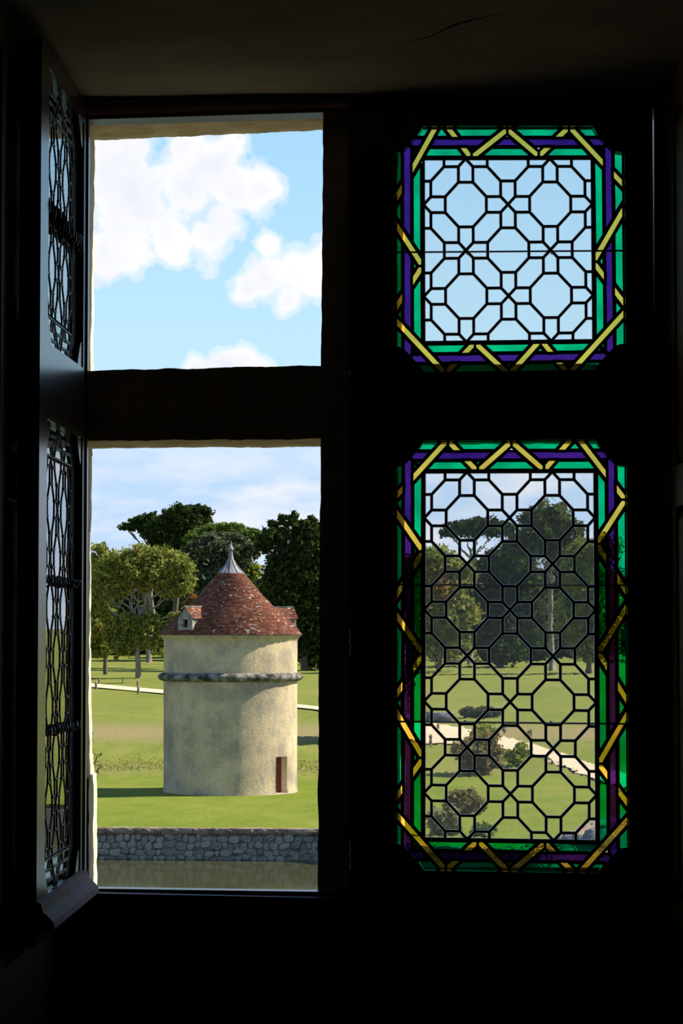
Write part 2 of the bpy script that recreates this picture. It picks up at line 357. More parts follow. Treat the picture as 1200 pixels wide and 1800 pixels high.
def np_mesh(name, V, Fq, mat, parent=None):
    me = bpy.data.meshes.new(name); k = Fq.shape[1]
    me.vertices.add(len(V)); me.vertices.foreach_set('co', V.astype(np.float32).ravel())
    me.loops.add(Fq.size); me.loops.foreach_set('vertex_index', Fq.astype(np.int32).ravel())
    me.polygons.add(len(Fq)); me.polygons.foreach_set('loop_start', np.arange(0, Fq.size, k, dtype=np.int32))
    me.materials.append(MATS[mat]); me.update(calc_edges=True)
    return link(bpy.data.objects.new(name, me), parent)

# ------------------------------------------------------------------ the room
YW = 5.80                                   # inner face of the casements
YS0, YS1 = 5.872, 6.10                      # stone cross, inner and outer face
Z_SOF = P(600, 168, YW).z
X_WL, X_WR = -0.868, 0.640                  # sides of the embrasure
Y_IN = 4.55                                 # where the embrasure opens into the room
Z_FL = 5.80
mb = MB()
ZO0, ZO1 = P(600, 1592, YS1).z, P(600, 205, YS1).z + 0.03
mb.box((-6, Y_IN, -2.0), (X_WL, 6.10, 14)); mb.box((X_WR, Y_IN, -2.0), (6, 6.10, 14))
mb.box((X_WL, Y_IN, Z_SOF + 0.02), (X_WR, 6.10, 14)); mb.box((X_WL, YW + 0.01, -2.0), (X_WR, 6.10, ZO0 - 0.02))
mb.box((X_WL, Y_IN, -2.0), (X_WR, YW + 0.01, Z_FL - 0.05))
tag(mb.build('wall_front', 'room_plaster'), 'thick outer wall pierced by the window', None, None, 'structure')
for nm, a, b in (('wall_left', (-3.2, -3.0, Z_FL), (-3.0, Y_IN, 9.6)), ('wall_right', (3.0, -3.0, Z_FL), (3.2, Y_IN, 9.6)), ('wall_back', (-3.2, -3.2, Z_FL), (3.2, -3.0, 9.6)),
                 ('ceiling', (-3.2, -3.2, 9.6), (3.2, Y_IN, 9.8))):
    tag(MB().box(a, b).build(nm, 'room_plaster'), None, None, None, 'structure')
tag(MB().box((-3.2, -3.2, Z_FL - 0.2), (3.2, Y_IN, Z_FL)).box((X_WL, Y_IN, Z_FL - 0.05), (X_WR, YW, Z_FL)).build('floor', 'oak_dark'), None, None, None, 'structure')
# plaster soffit of the embrasure, slightly uneven
g = [[(x, y, Z_SOF + 0.006 * mnoise.noise(Vector((x*3, y*3, 0)))) for x in np.linspace(X_WL, X_WR, 24)] for y in np.linspace(Y_IN, YW + 0.06, 20)]
mb = MB().grid(g); mb.box((X_WL, Y_IN, Z_SOF + 0.012), (X_WR, YW + 0.06, Z_SOF + 0.02))
sof = mb.build('ceiling_embrasure', 'plaster_soffit', None, True); tag(sof, None, None, None, 'structure')
# crack in the soffit
a, b = P(655, 104, 0), None
def on_z(px, py, z):
    d = ray(px, py); return EYE + d * ((z - EYE.z) / d.z)
mb = MB(); pts = [on_z(x, y, Z_SOF + 0.002) for x, y in ((648, 108), (672, 98), (700, 80), (760, 62), (800, 42), (890, 20))]
mb.tube(pts, [0.003, 0.004, 0.002, 0.002, 0.004, 0.002], 5); mb.build('crack', 'wall_mortar', sof)

# wooden apron below the window
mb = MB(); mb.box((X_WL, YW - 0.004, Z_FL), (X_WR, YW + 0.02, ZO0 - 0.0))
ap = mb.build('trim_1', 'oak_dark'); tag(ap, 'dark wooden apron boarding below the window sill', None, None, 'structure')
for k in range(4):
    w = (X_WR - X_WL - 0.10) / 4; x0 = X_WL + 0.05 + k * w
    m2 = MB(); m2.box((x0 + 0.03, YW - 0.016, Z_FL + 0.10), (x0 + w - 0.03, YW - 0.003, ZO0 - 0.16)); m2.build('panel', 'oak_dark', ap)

def panelling(name, xs, sgn, label, zrails, ys):
    """wood panelling on one side of the embrasure; sgn +1 = faces +x"""
    root = empty(name, (xs, (ys[0] + ys[-1]) / 2, Z_FL), label, None, None, 'structure')
    t = 0.022 * sgn
    def bx(y0, y1, z0, z1, th):
        return MB().box((min(xs, xs + th), y0, z0), (max(xs, xs + th), y1, z1))
    bx(ys[0], ys[-1], Z_FL, Z_SOF, t * 0.25).build('backing', 'panel_oak', root)
    for y in ys: bx(max(ys[0], y - 0.045), min(ys[-1], y + 0.045), Z_FL, Z_SOF, t).build('stile', 'panel_oak', root)
    for (z0, z1) in zrails: bx(ys[0], ys[-1], z0, z1, t * 1.02).build('rail', 'panel_oak', root)
    for i in range(len(ys) - 1):
        for j in range(len(zrails) - 1):
            y0, y1, z0, z1 = ys[i] + 0.045, ys[i+1] - 0.045, zrails[j][1], zrails[j+1][0]
            m2 = MB(); e = 0.03; th0, th1 = t * 0.3, t * 0.85
            if y1 - y0 < 0.1: e = 0.012
            m2.add([(xs + th0, y0 + .006, z0 + .006), (xs + th0, y1 - .006, z0 + .006), (xs + th0, y1 - .006, z1 - .006), (xs + th0, y0 + .006, z1 - .006),
                    (xs + th1, y0 + e, z0 + e), (xs + th1, y1 - e, z0 + e), (xs + th1, y1 - e, z1 - e), (xs + th1, y0 + e, z1 - e)],
                   [(4, 5, 6, 7), (0, 1, 5, 4), (1, 2, 6, 5), (2, 3, 7, 6), (3, 0, 4, 7)])
            m2.build('panel', 'panel_oak', root)
    return root
zr = [(Z_FL, Z_FL + 0.10), (6.66, 6.78), (7.69, 7.785), (Z_SOF - 0.10, Z_SOF)]
panelling('trim_2', X_WR, -1, 'oak panelling on the embrasure side beside the closed casement', zr, [4.60, 5.0, 5.35, 5.62, 5.78])
zr = [(Z_FL, Z_FL + 0.10), (6.52, 6.70), (7.69, 7.785), (Z_SOF - 0.10, Z_SOF)]
panelling('trim_3', X_WL, 1, 'oak panelling on the embrasure side behind the open casement', zr, [4.60, 4.95, 5.30, 5.70])
# dado moulding on the left panelling
# ------------------------------------------------------------------ stone window
win = empty('window_1', (-0.11, 6.0, ZO0), 'stone cross window with mullion, transom and worn pale jambs', None, None, 'structure')
XM0 = P(568, 900, YS0).x; XM1 = P(699, 900, YS0).x; XM1f = P(711, 900, YS1).x
XJL = P(164, 900, YS1).x; XJR = P(1128, 900, YS1).x
def zpx(py, Y, px=600): return P(px, py, Y).z
# mullion: widens slightly outward on its right side
def skew_block(name, quad0, quad1, seed, mat='stone_window', step=(10, 3, 40), amp=0.0028):
    """hexahedron between an inner (y=YS0) and outer quad [(x,z) bl, br, tr, tl], worn"""
    mb = MB(); nx, ny, nz = step
    q0 = [Vector((x, quad0[0], z)) for x, z in quad0[1]]; q1 = [Vector((x, quad1[0], z)) for x, z in quad1[1]]
    def pt(u, v, w):
        f = lambda q: (q[0]*(1-u) + q[1]*u)*(1-w) + (q[3]*(1-u) + q[2]*u)*w
        p = f(q0)*(1-v) + f(q1)*v
        return p + mnoise.noise_vector(p*20 + Vector((seed, 0, 0)))*amp + mnoise.noise_vector(p*75 + Vector((0, seed, 0)))*amp*0.5
    L = lambda n: [i / n for i in range(n + 1)]
    mb.grid([[pt(u, 0, w) for u in L(nx)] for w in L(nz)]); mb.grid([[pt(u, 1, w) for u in L(nx)] for w in L(nz)][::-1])
    mb.grid([[pt(0, v, w) for v in L(ny)] for w in L(nz)][::-1]); mb.grid([[pt(1, v, w) for v in L(ny)] for w in L(nz)])
    mb.grid([[pt(u, v, 0) for u in L(nx)] for v in L(ny)][::-1]); mb.grid([[pt(u, v, 1) for u in L(nx)] for v in L(ny)])
    return mb.build(name, mat, win, False)
zb, zt = zpx(1600, YS0), zpx(160, YS0)
xa, xb = P(568, 222, YS0).x, P(557, 1560, YS0).x
skew_block('mullion', (YS0, [(xb, zb), (XM1, zb), (XM1, zt), (xa, zt)]), (YS1 + 0.02, [(xb + .004, zb), (XM1f, zb), (XM1f, zt), (xa + .004, zt)]), 1.0, step=(6, 5, 110))
# transom: one stone each side of the mullion
for k, (x0, x1, p0, p1) in enumerate(((XJL - 0.03, xa + 0.02, 165, 568), (XM1 - 0.02, XJR + 0.03, 700, 1130))):
    top0, top1 = (652, 642) if k == 0 else (641, 638)
    bot0, bot1 = (786, 783) if k == 0 else (779, 777)
    skew_block('transom', (YS0, [(x0, zpx(bot0, YS1, p0) - .002), (x1, zpx(bot1, YS1, p1) - .002), (x1, zpx(top1, YS0, p1)), (x0, zpx(top0, YS0, p0))]),
               (YS1 + 0.045, [(x0, zpx(bot0, YS1, p0)), (x1, zpx(bot1, YS1, p1)), (x1, zpx(top1, YS0, p1) - .03), (x0, zpx(top0, YS0, p0) - .03)]), 3.0 + k, step=(60, 5, 8))
# lintel stones
for k, (p0, p1, ya, yb) in enumerate(((110, 430, 242.5, 228.5), (430, 640, 228.5, 219), (640, 1180, 219, 204))):
    x0, x1 = P(p0, 200, YS1).x, P(p1, 200, YS1).x
    za, zb_ = zpx(ya, YS1, p0), zpx(yb, YS1, p1)
    skew_block('lintel', (YS0 - 0.01, [(x0, za + .004), (x1, zb_ + .004), (x1, Z_SOF + .12), (x0, Z_SOF + .12)]), (YS1 + 0.045, [(x0, za), (x1, zb_), (x1, Z_SOF + .12), (x0, Z_SOF + .12)]), 6.0 + k, step=(45, 5, 4))
# sill stone
for k, (p0, p1) in enumerate(((110, 600), (600, 1180))):
    x0, x1 = P(p0, 1560, YS1).x, P(p1, 1560, YS1).x
    skew_block('sill', (YS0 - 0.01, [(x0, ZO0 - .1), (x1, ZO0 - .1), (x1, zpx(1556 + 9*(k+1), YS1)), (x0, zpx(1556 + 9*k, YS1))]),
               (YS1 + 0.06, [(x0, ZO0 - .1), (x1, ZO0 - .1), (x1, zpx(1552 + 9*(k+1), YS1) - .030), (x0, zpx(1552 + 9*k, YS1) - .030)]), 9.0 + k, 'dormer_stone', step=(45, 5, 3))
# left jamb in courses; the lowest stone stands a little proud
cour = [(150, 420, 166, 165), (420, 640, 165, 164), (640, 800, 164, 162), (800, 935, 162, 160), (935, 1140, 159, 160), (1140, 1325, 160, 162), (1325, 1358, 163, 167), (1358, 1600, 170, 171)]
for k, (y0, y1, xa_, xb_) in enumerate(cour):
    zt_, zb2 = zpx(y0, YS1, 165), zpx(y1, YS1, 165)
    xi = X_WL - 0.12
    near = 151 if y0 < 1350 else 156
    skew_block('jamb_stone', (YS0, [(xi, zb2), (P(near, y1, YS0).x, zb2), (P(near, y0, YS0).x, zt_), (xi, zt_)]),
               (YS1, [(xi, zb2), (P(xb_, y1, YS1).x, zb2), (P(xa_, y0, YS1).x, zt_), (xi, zt_)]), 20.0 + k, step=(4, 8, max(4, int((y1-y0)/12))), amp=0.003)
for k, (y0, y1) in enumerate(((150, 470), (470, 800), (800, 1120), (1120, 1600))):
    zt_, zb2 = zpx(y0, YS1, 1100), zpx(y1, YS1, 1100)
    skew_block('jamb_stone', (YS0, [(XJR + .01, zb2), (X_WR + .12, zb2), (X_WR + .12, zt_), (XJR + .01, zt_)]),
               (YS1, [(XJR, zb2), (X_WR + .12, zb2), (X_WR + .12, zt_), (XJR, zt_)]), 40.0 + k, step=(4, 4, 20))
# fixed wooden frame
def quadbox(pxs, y0, y1):
    """prism of four pixels on plane y0, extruded to y1"""
    pts = [P(x, y, y0) for x, y in pxs]; return MB().prism(pts, (0, y1 - y0, 0))
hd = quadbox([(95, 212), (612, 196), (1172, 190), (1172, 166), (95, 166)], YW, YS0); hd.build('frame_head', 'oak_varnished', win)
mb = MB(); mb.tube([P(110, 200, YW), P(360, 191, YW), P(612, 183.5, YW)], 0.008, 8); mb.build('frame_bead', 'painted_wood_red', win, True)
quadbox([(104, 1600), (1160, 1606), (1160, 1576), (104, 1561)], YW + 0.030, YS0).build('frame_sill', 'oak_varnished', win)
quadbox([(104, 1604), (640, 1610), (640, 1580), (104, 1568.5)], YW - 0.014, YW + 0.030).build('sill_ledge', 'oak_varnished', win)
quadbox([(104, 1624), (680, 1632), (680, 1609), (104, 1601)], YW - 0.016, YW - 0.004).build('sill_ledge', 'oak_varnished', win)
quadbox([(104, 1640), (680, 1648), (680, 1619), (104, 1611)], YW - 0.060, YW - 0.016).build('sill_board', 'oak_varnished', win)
quadbox([(620, 1598), (697.5, 1598), (697.5, 172), (620, 172)], YW + .048, YS0 + .004).build('frame_post', 'oak_dark', win)  # dark post added behind the closed leaf to keep daylight off the mullion face
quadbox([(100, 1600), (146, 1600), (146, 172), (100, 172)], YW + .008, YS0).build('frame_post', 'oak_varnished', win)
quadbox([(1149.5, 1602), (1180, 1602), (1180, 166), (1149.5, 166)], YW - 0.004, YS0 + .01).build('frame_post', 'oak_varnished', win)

# ------------------------------------------------------------------ leaded casements
TH = 0.046                                   # casement thickness
YG = YW + 0.026                              # glass plane
XC0, XC1 = P(612, 900, YW).x, P(1151, 900, YW).x
ZC0, ZC1 = P(880, 1597, YW).z, P(880, 191, YW).z
PANELS = [dict(W=298.0, H=322.0, rows=4, c=[(744, 279.3), (1040, 278.6), (1043, 598.5), (745, 602)],
   rib=[('tl', (18,-49), (-18,15), 'c'), ('t', (51,-45), (77,-11), 'u'), ('t', (89,-5), (143,-47), 'o'), ('t', (148,-52), (202,-6), 'o'), ('t', (208,-8), (254,-52), 'u'), ('tr', (263,-51), (313,3), 'c'),
        ('r', (351,93), (304,174), 'o'), ('r', (308,196), (346,248), 'u'), ('br', (353,273), (263,371), 'b'), ('b', (240,364), (215,332), 'u'), ('b', (200,325), (158,371), 'o'), ('b', (139,371), (93,327), 'o'),
        ('b', (80,333), (46,368), 'u'), ('bl', (30,369), (-55,277), 'b'), ('l', (-46,255), (-12,203), 'u'), ('l', (-9,177), (-55,105), 'o')], bars=[0.503]),
  dict(W=300.0, H=645.0, rows=8, c=[(745.5, 830), (1045, 829), (1048.5, 1479), (745, 1474)],
   rib=[('tl', (36,-51), (-20,10), 'c'), ('t', (51,-45), (84,-11), 'u'), ('t', (101,-7), (149,-49), 'o'), ('t', (158,-49), (206,-7), 'o'), ('t', (220,-13), (250,-47), 'u'), ('tr', (277,-51), (325,12), 'c'),
        ('r', (356,45), (308,118), 'o'), ('r', (314,145), (350,204), 'u'), ('r', (356,233), (310,307), 'o'), ('r', (315,333), (351,394), 'u'), ('r', (357,417), (310,499), 'o'), ('r', (316,526), (353,577), 'u'),
        ('br', (359,601), (271,699), 'b'), ('b', (252,693), (220,660), 'u'), ('b', (206,653), (152,699), 'o'), ('b', (145,699), (97,651), 'o'), ('b', (82,658), (47,691), 'u'), ('bl', (30,691), (-53,597), 'b'),
        ('l', (-46,570), (-12,519), 'u'), ('l', (-8,492), (-54,413), 'o'), ('l', (-47,390), (-12,336), 'u'), ('l', (-7,313), (-54,244), 'o'), ('l', (-49,217), (-12,156), 'u'), ('l', (-8,131), (-54,64), 'o')], bars=[0.307, 0.682])]

def clip(poly, a, b, c):                     # keep a*x + b*y <= c
    out = []
    for i in range(len(poly)):
        p, q = poly[i], poly[(i+1) % len(poly)]
        dp, dq = a*p[0] + b*p[1] - c, a*q[0] + b*q[1] - c
        if dp <= 0: out.append(p)
        if (dp < 0 < dq) or (dq < 0 < dp):
            t = dp / (dp - dq); out.append((p[0] + (q[0]-p[0])*t, p[1] + (q[1]-p[1])*t))
    r = []
    for p in out:
        if not r or math.hypot(p[0]-r[-1][0], p[1]-r[-1][1]) > 0.15: r.append(p)
    while len(r) > 1 and math.hypot(r[0][0]-r[-1][0], r[0][1]-r[-1][1]) < 0.15: r.pop()
    return r if len(r) >= 3 else []
def area(p): return 0.5 * sum(p[i][0]*p[(i+1) % len(p)][1] - p[(i+1) % len(p)][0]*p[i][1] for i in range(len(p)))
def inset(poly, d):
    if area(poly) < 0: poly = poly[::-1]
    out = list(poly)
    for i in range(len(poly)):
        p, q = poly[i], poly[(i+1) % len(poly)]; L = math.hypot(q[0]-p[0], q[1]-p[1])
        if L < 1e-6: continue
        nx, ny = (q[1]-p[1]) / L, -(q[0]-p[0]) / L      # outward
        out = clip(out, nx, ny, nx*p[0] + ny*p[1] - d)
        if not out: return []
    return out

def panel_panes(pn):
    """glass pieces of one panel as (kind, polygon) in pixel units of the clear field; y down"""
    W, H, rows = pn['W'], pn['H'], pn['rows']; ax, ay = W / 4, H / rows
    w, o = 0.172, 0.487; cells = []
    def T(i, j, pts): return [((i + x)*ax, (j + y)*ay) for x, y in pts]
    for i in range(5):
        for j in range(rows + 1):
            if (i + j) % 2 == 0:
                cells.append(('octagon_pane', T(i, j, [(o, -w), (o, w), (w, o), (-w, o), (-o, w), (-o, -w), (-w, -o), (w, -o)])))
            else:
                for k in range(4):
                    pts = [(0, 0), (w, -w), (1-o, -w), (1-o, w), (w, w)]
                    c, s = [(1, 0), (0, 1), (-1, 0), (0, -1)][k]
                    cells.append(('petal_pane', T(i, j, [(x*c - y*s, x*s + y*c) for x, y in pts])))
    for i in range(4):
        for j in range(rows):
            h = [(w, o), (o, w), (1-w, w), (1-w, 1-o), (1-o, 1-w), (w, 1-w)]      # octagon at lower-left and upper-right nodes? fixed below
            if (i + j) % 2 == 0: pts = [(o, w), (1-w, w), (1-w, 1-o), (1-o, 1-w), (w, 1-w), (w, o)]
            else: pts = [(1-o, w), (w, w), (w, 1-o), (o, 1-w), (1-w, 1-w), (1-w, o)]
            cells.append(('hexagon_pane', T(i, j, pts)))
    out = []; lead = []
    for kind, poly in cells:
        for (a, b, c) in ((-1, 0, 0), (1, 0, W), (0, -1, 0), (0, 1, H)):
            poly = clip(poly, a, b, c) if poly else poly
        if poly and abs(area(poly)) > 20:
            lead.append(poly); q = inset(poly, 1.7)
            if q and abs(area(q)) > 6: out.append((kind, 'glass_clear', q))
    # coloured border: three bands crossed by the yellow zigzag
    ribs = []
    HWR, GAP = 5.0, 9.4
    for side, p, q, typ in pn['rib']:
        L = math.hypot(q[0]-p[0], q[1]-p[1]); d = ((q[0]-p[0])/L, (q[1]-p[1])/L); n = (-d[1], d[0])
        E = 90 if typ in 'cb' else 60
        s = [(p[0]-d[0]*E+n[0]*HWR, p[1]-d[1]*E+n[1]*HWR), (q[0]+d[0]*E+n[0]*HWR, q[1]+d[1]*E+n[1]*HWR), (q[0]+d[0]*E-n[0]*HWR, q[1]+d[1]*E-n[1]*HWR), (p[0]-d[0]*E-n[0]*HWR, p[1]-d[1]*E-n[1]*HWR)]
        ribs.append([side, p, q, typ, n, s])
    OUT = 53.5
    def zone(poly, side):
        for a, b, c in ((0, -1, OUT), (0, 1, H + OUT), (-1, 0, OUT), (1, 0, W + OUT)): poly = clip(poly, a, b, c) if poly else poly
        lim = {'t': (0, 1, -4), 'b': (0, -1, -(H + 4)), 'l': (1, 0, -4), 'r': (-1, 0, -(W + 4))}
        if side in lim and poly: poly = clip(poly, *lim[side])
        return poly
    # where two ribbons meet on the same side, cut both at the middle
    N = len(ribs); polys = []
    for k, (side, p, q, typ, n, s) in enumerate(ribs):
        poly = zone(s, side)
        for kk in ((k - 1) % N, (k + 1) % N):
            s2, p2, q2 = ribs[kk][0], ribs[kk][1], ribs[kk][2]
            e1 = p if kk == (k-1) % N else q; e2 = q2 if kk == (k-1) % N else p2
            common = set(side) & set(s2)
            if not common or not poly: continue
            c = common.pop(); axi = 0 if c in 'tb' else 1
            # extrapolate both to the limit nearer the meeting point
            sd_ = {'t': -1, 'l': -1, 'b': 1, 'r': 1}[c]; base = {'t': 0, 'l': 0, 'b': H, 'r': W}[c]
            off = ((e1[1-axi] + e2[1-axi]) / 2 - base) * sd_
            lim = base + sd_ * (OUT if off > 28 else 4)
            def ext(a, b):
                t = (lim - a[1-axi]) / (b[1-axi] - a[1-axi]); return a[axi] + (b[axi]-a[axi]) * t
            mid = (ext(p, q) + ext(p2, q2)) / 2
            far = q if e1 == p else p
            sg = 1 if far[axi] < mid else -1
            v = [0, 0]; v[axi] = sg
            poly = clip(poly, v[0], v[1], sg * mid - 1.6)
        if not poly: polys.append([]); continue
        keep = []
        PUR0, PUR1 = 20.5, 37.0
        if typ in 'ob': keep = [poly]
        elif typ == 'u':
            c = side; a = {'t': (0, 1), 'b': (0, -1), 'l': (1, 0), 'r': (-1, 0)}[c]; base = {'t': 0, 'b': -H, 'l': 0, 'r': -W}[c]
            keep = [clip(poly, -a[0], -a[1], PUR0 - base), clip(poly, a[0], a[1], base - PUR1)]
        else:                                   # corner ribbon: passes under the purple of the upright side
            if side == 'tl': keep = [clip(poly, -1, 0, PUR0), clip(poly, 1, 0, -PUR1)]
            else: keep = [clip(poly, 1, 0, W + PUR0), clip(poly, -1, 0, -(W + PUR1))]
        polys.append([x for x in keep if x and abs(area(x)) > 12])
    def seg_hits(poly, p, q, E):
        L = math.hypot(q[0]-p[0], q[1]-p[1]); d = ((q[0]-p[0])/L, (q[1]-p[1])/L)
        for k in range(41):
            t = -E + (L + 2*E) * k / 40; x, y = p[0]+d[0]*t, p[1]+d[1]*t
            ins = True; sgn = 1 if area(poly) > 0 else -1
            for i in range(len(poly)):
                a, b = poly[i], poly[(i+1) % len(poly)]
                if sgn * ((b[0]-a[0])*(y-a[1]) - (b[1]-a[1])*(x-a[0])) < 0: ins = False; break
            if ins: return True
        return False
    for (i0, i1, col, nm) in ((4.9, 18.0, 'glass_green', 'green_pane'), (22.8, 34.8, 'glass_purple', 'purple_pane'), (39.6, 53.5, 'glass_green', 'green_pane')):
        quads = {'t': [(-i1, -i1), (W+i1, -i1), (W+i0, -i0), (-i0, -i0)], 'b': [(-i0, H+i0), (W+i0, H+i0), (W+i1, H+i1), (-i1, H+i1)],
                 'l': [(-i1, -i1), (-i0, -i0), (-i0, H+i0), (-i1, H+i1)], 'r': [(W+i0, -i0), (W+i1, -i1), (W+i1, H+i1), (W+i0, H+i0)]}
        for sd_, qd in quads.items():
            pcs = [qd]
            for (side, p, q, typ, n, s) in ribs:
                if sd_ not in side: continue
                if col == 'glass_purple' and (typ == 'u' or (typ == 'c' and sd_ in 'lr')): continue
                nxt = []
                for pc in pcs:
                    if seg_hits(pc, p, q, 70 if typ in 'cb' else 14):
                        c0 = n[0]*p[0] + n[1]*p[1]
                        A = clip(pc, n[0], n[1], c0 - GAP); B = clip(pc, -n[0], -n[1], -c0 - GAP)
                        nxt += [x for x in (A, B) if x]
                    else: nxt.append(pc)
                pcs = nxt
            for pc in pcs:
                q2 = pc
                if q2 and abs(area(q2)) > 2.5: out.append((nm, col, q2))
                if abs(area(pc)) > 2.5: lead.append(outset(pc, 1.5))
    for ks in polys:
        for pc in ks: out.append(('yellow_pane', 'glass_yellow', pc)); lead.append(outset(pc, 1.5))
    lead.append([(0, 0), (W, 0), (W, H), (0, H)])
    return out, lead
def outset(poly, d):
    if area(poly) < 0: poly = poly[::-1]
    n = len(poly); res = []
    for i in range(n):
        a, b, c = poly[i-1], poly[i], poly[(i+1) % n]
        l1 = math.hypot(b[0]-a[0], b[1]-a[1]) or 1; l2 = math.hypot(c[0]-b[0], c[1]-b[1]) or 1
        n1 = ((b[1]-a[1])/l1, -(b[0]-a[0])/l1); n2 = ((c[1]-b[1])/l2, -(c[0]-b[0])/l2)
        k = 1 + n1[0]*n2[0] + n1[1]*n2[1]
        if k < 0.25: k = 0.25
        res.append((b[0] + (n1[0]+n2[0])*d/k, b[1] + (n1[1]+n2[1])*d/k))
    return res

def panel_map(pn):
    W, H = pn['W'], pn['H']; c = pn['c']
    def f(x, y, dy=0.0):
        u, v = x / W, y / H
        px = (c[0][0]*(1-u) + c[1][0]*u)*(1-v) + (c[3][0]*(1-u) + c[2][0]*u)*v
        py = (c[0][1]*(1-u) + c[1][1]*u)*(1-v) + (c[3][1]*(1-u) + c[2][1]*u)*v
        p = P(px, py, YG); return Vector((p.x, YG + dy, p.z))
    return f

XH_R = XC1                                   # hinge of the closed leaf
XH_L = P(151.5, 900, YW).x - TH                # hinge of the open leaf
OPEN = R(0.0)
def to_closed(p): return p
def to_open(p):                              # the closed leaf mirrored and swung 90 degrees into the room
    s, t = XH_R - p.x, p.y - YW
    return Vector((XH_L + t, YW - s, p.z))

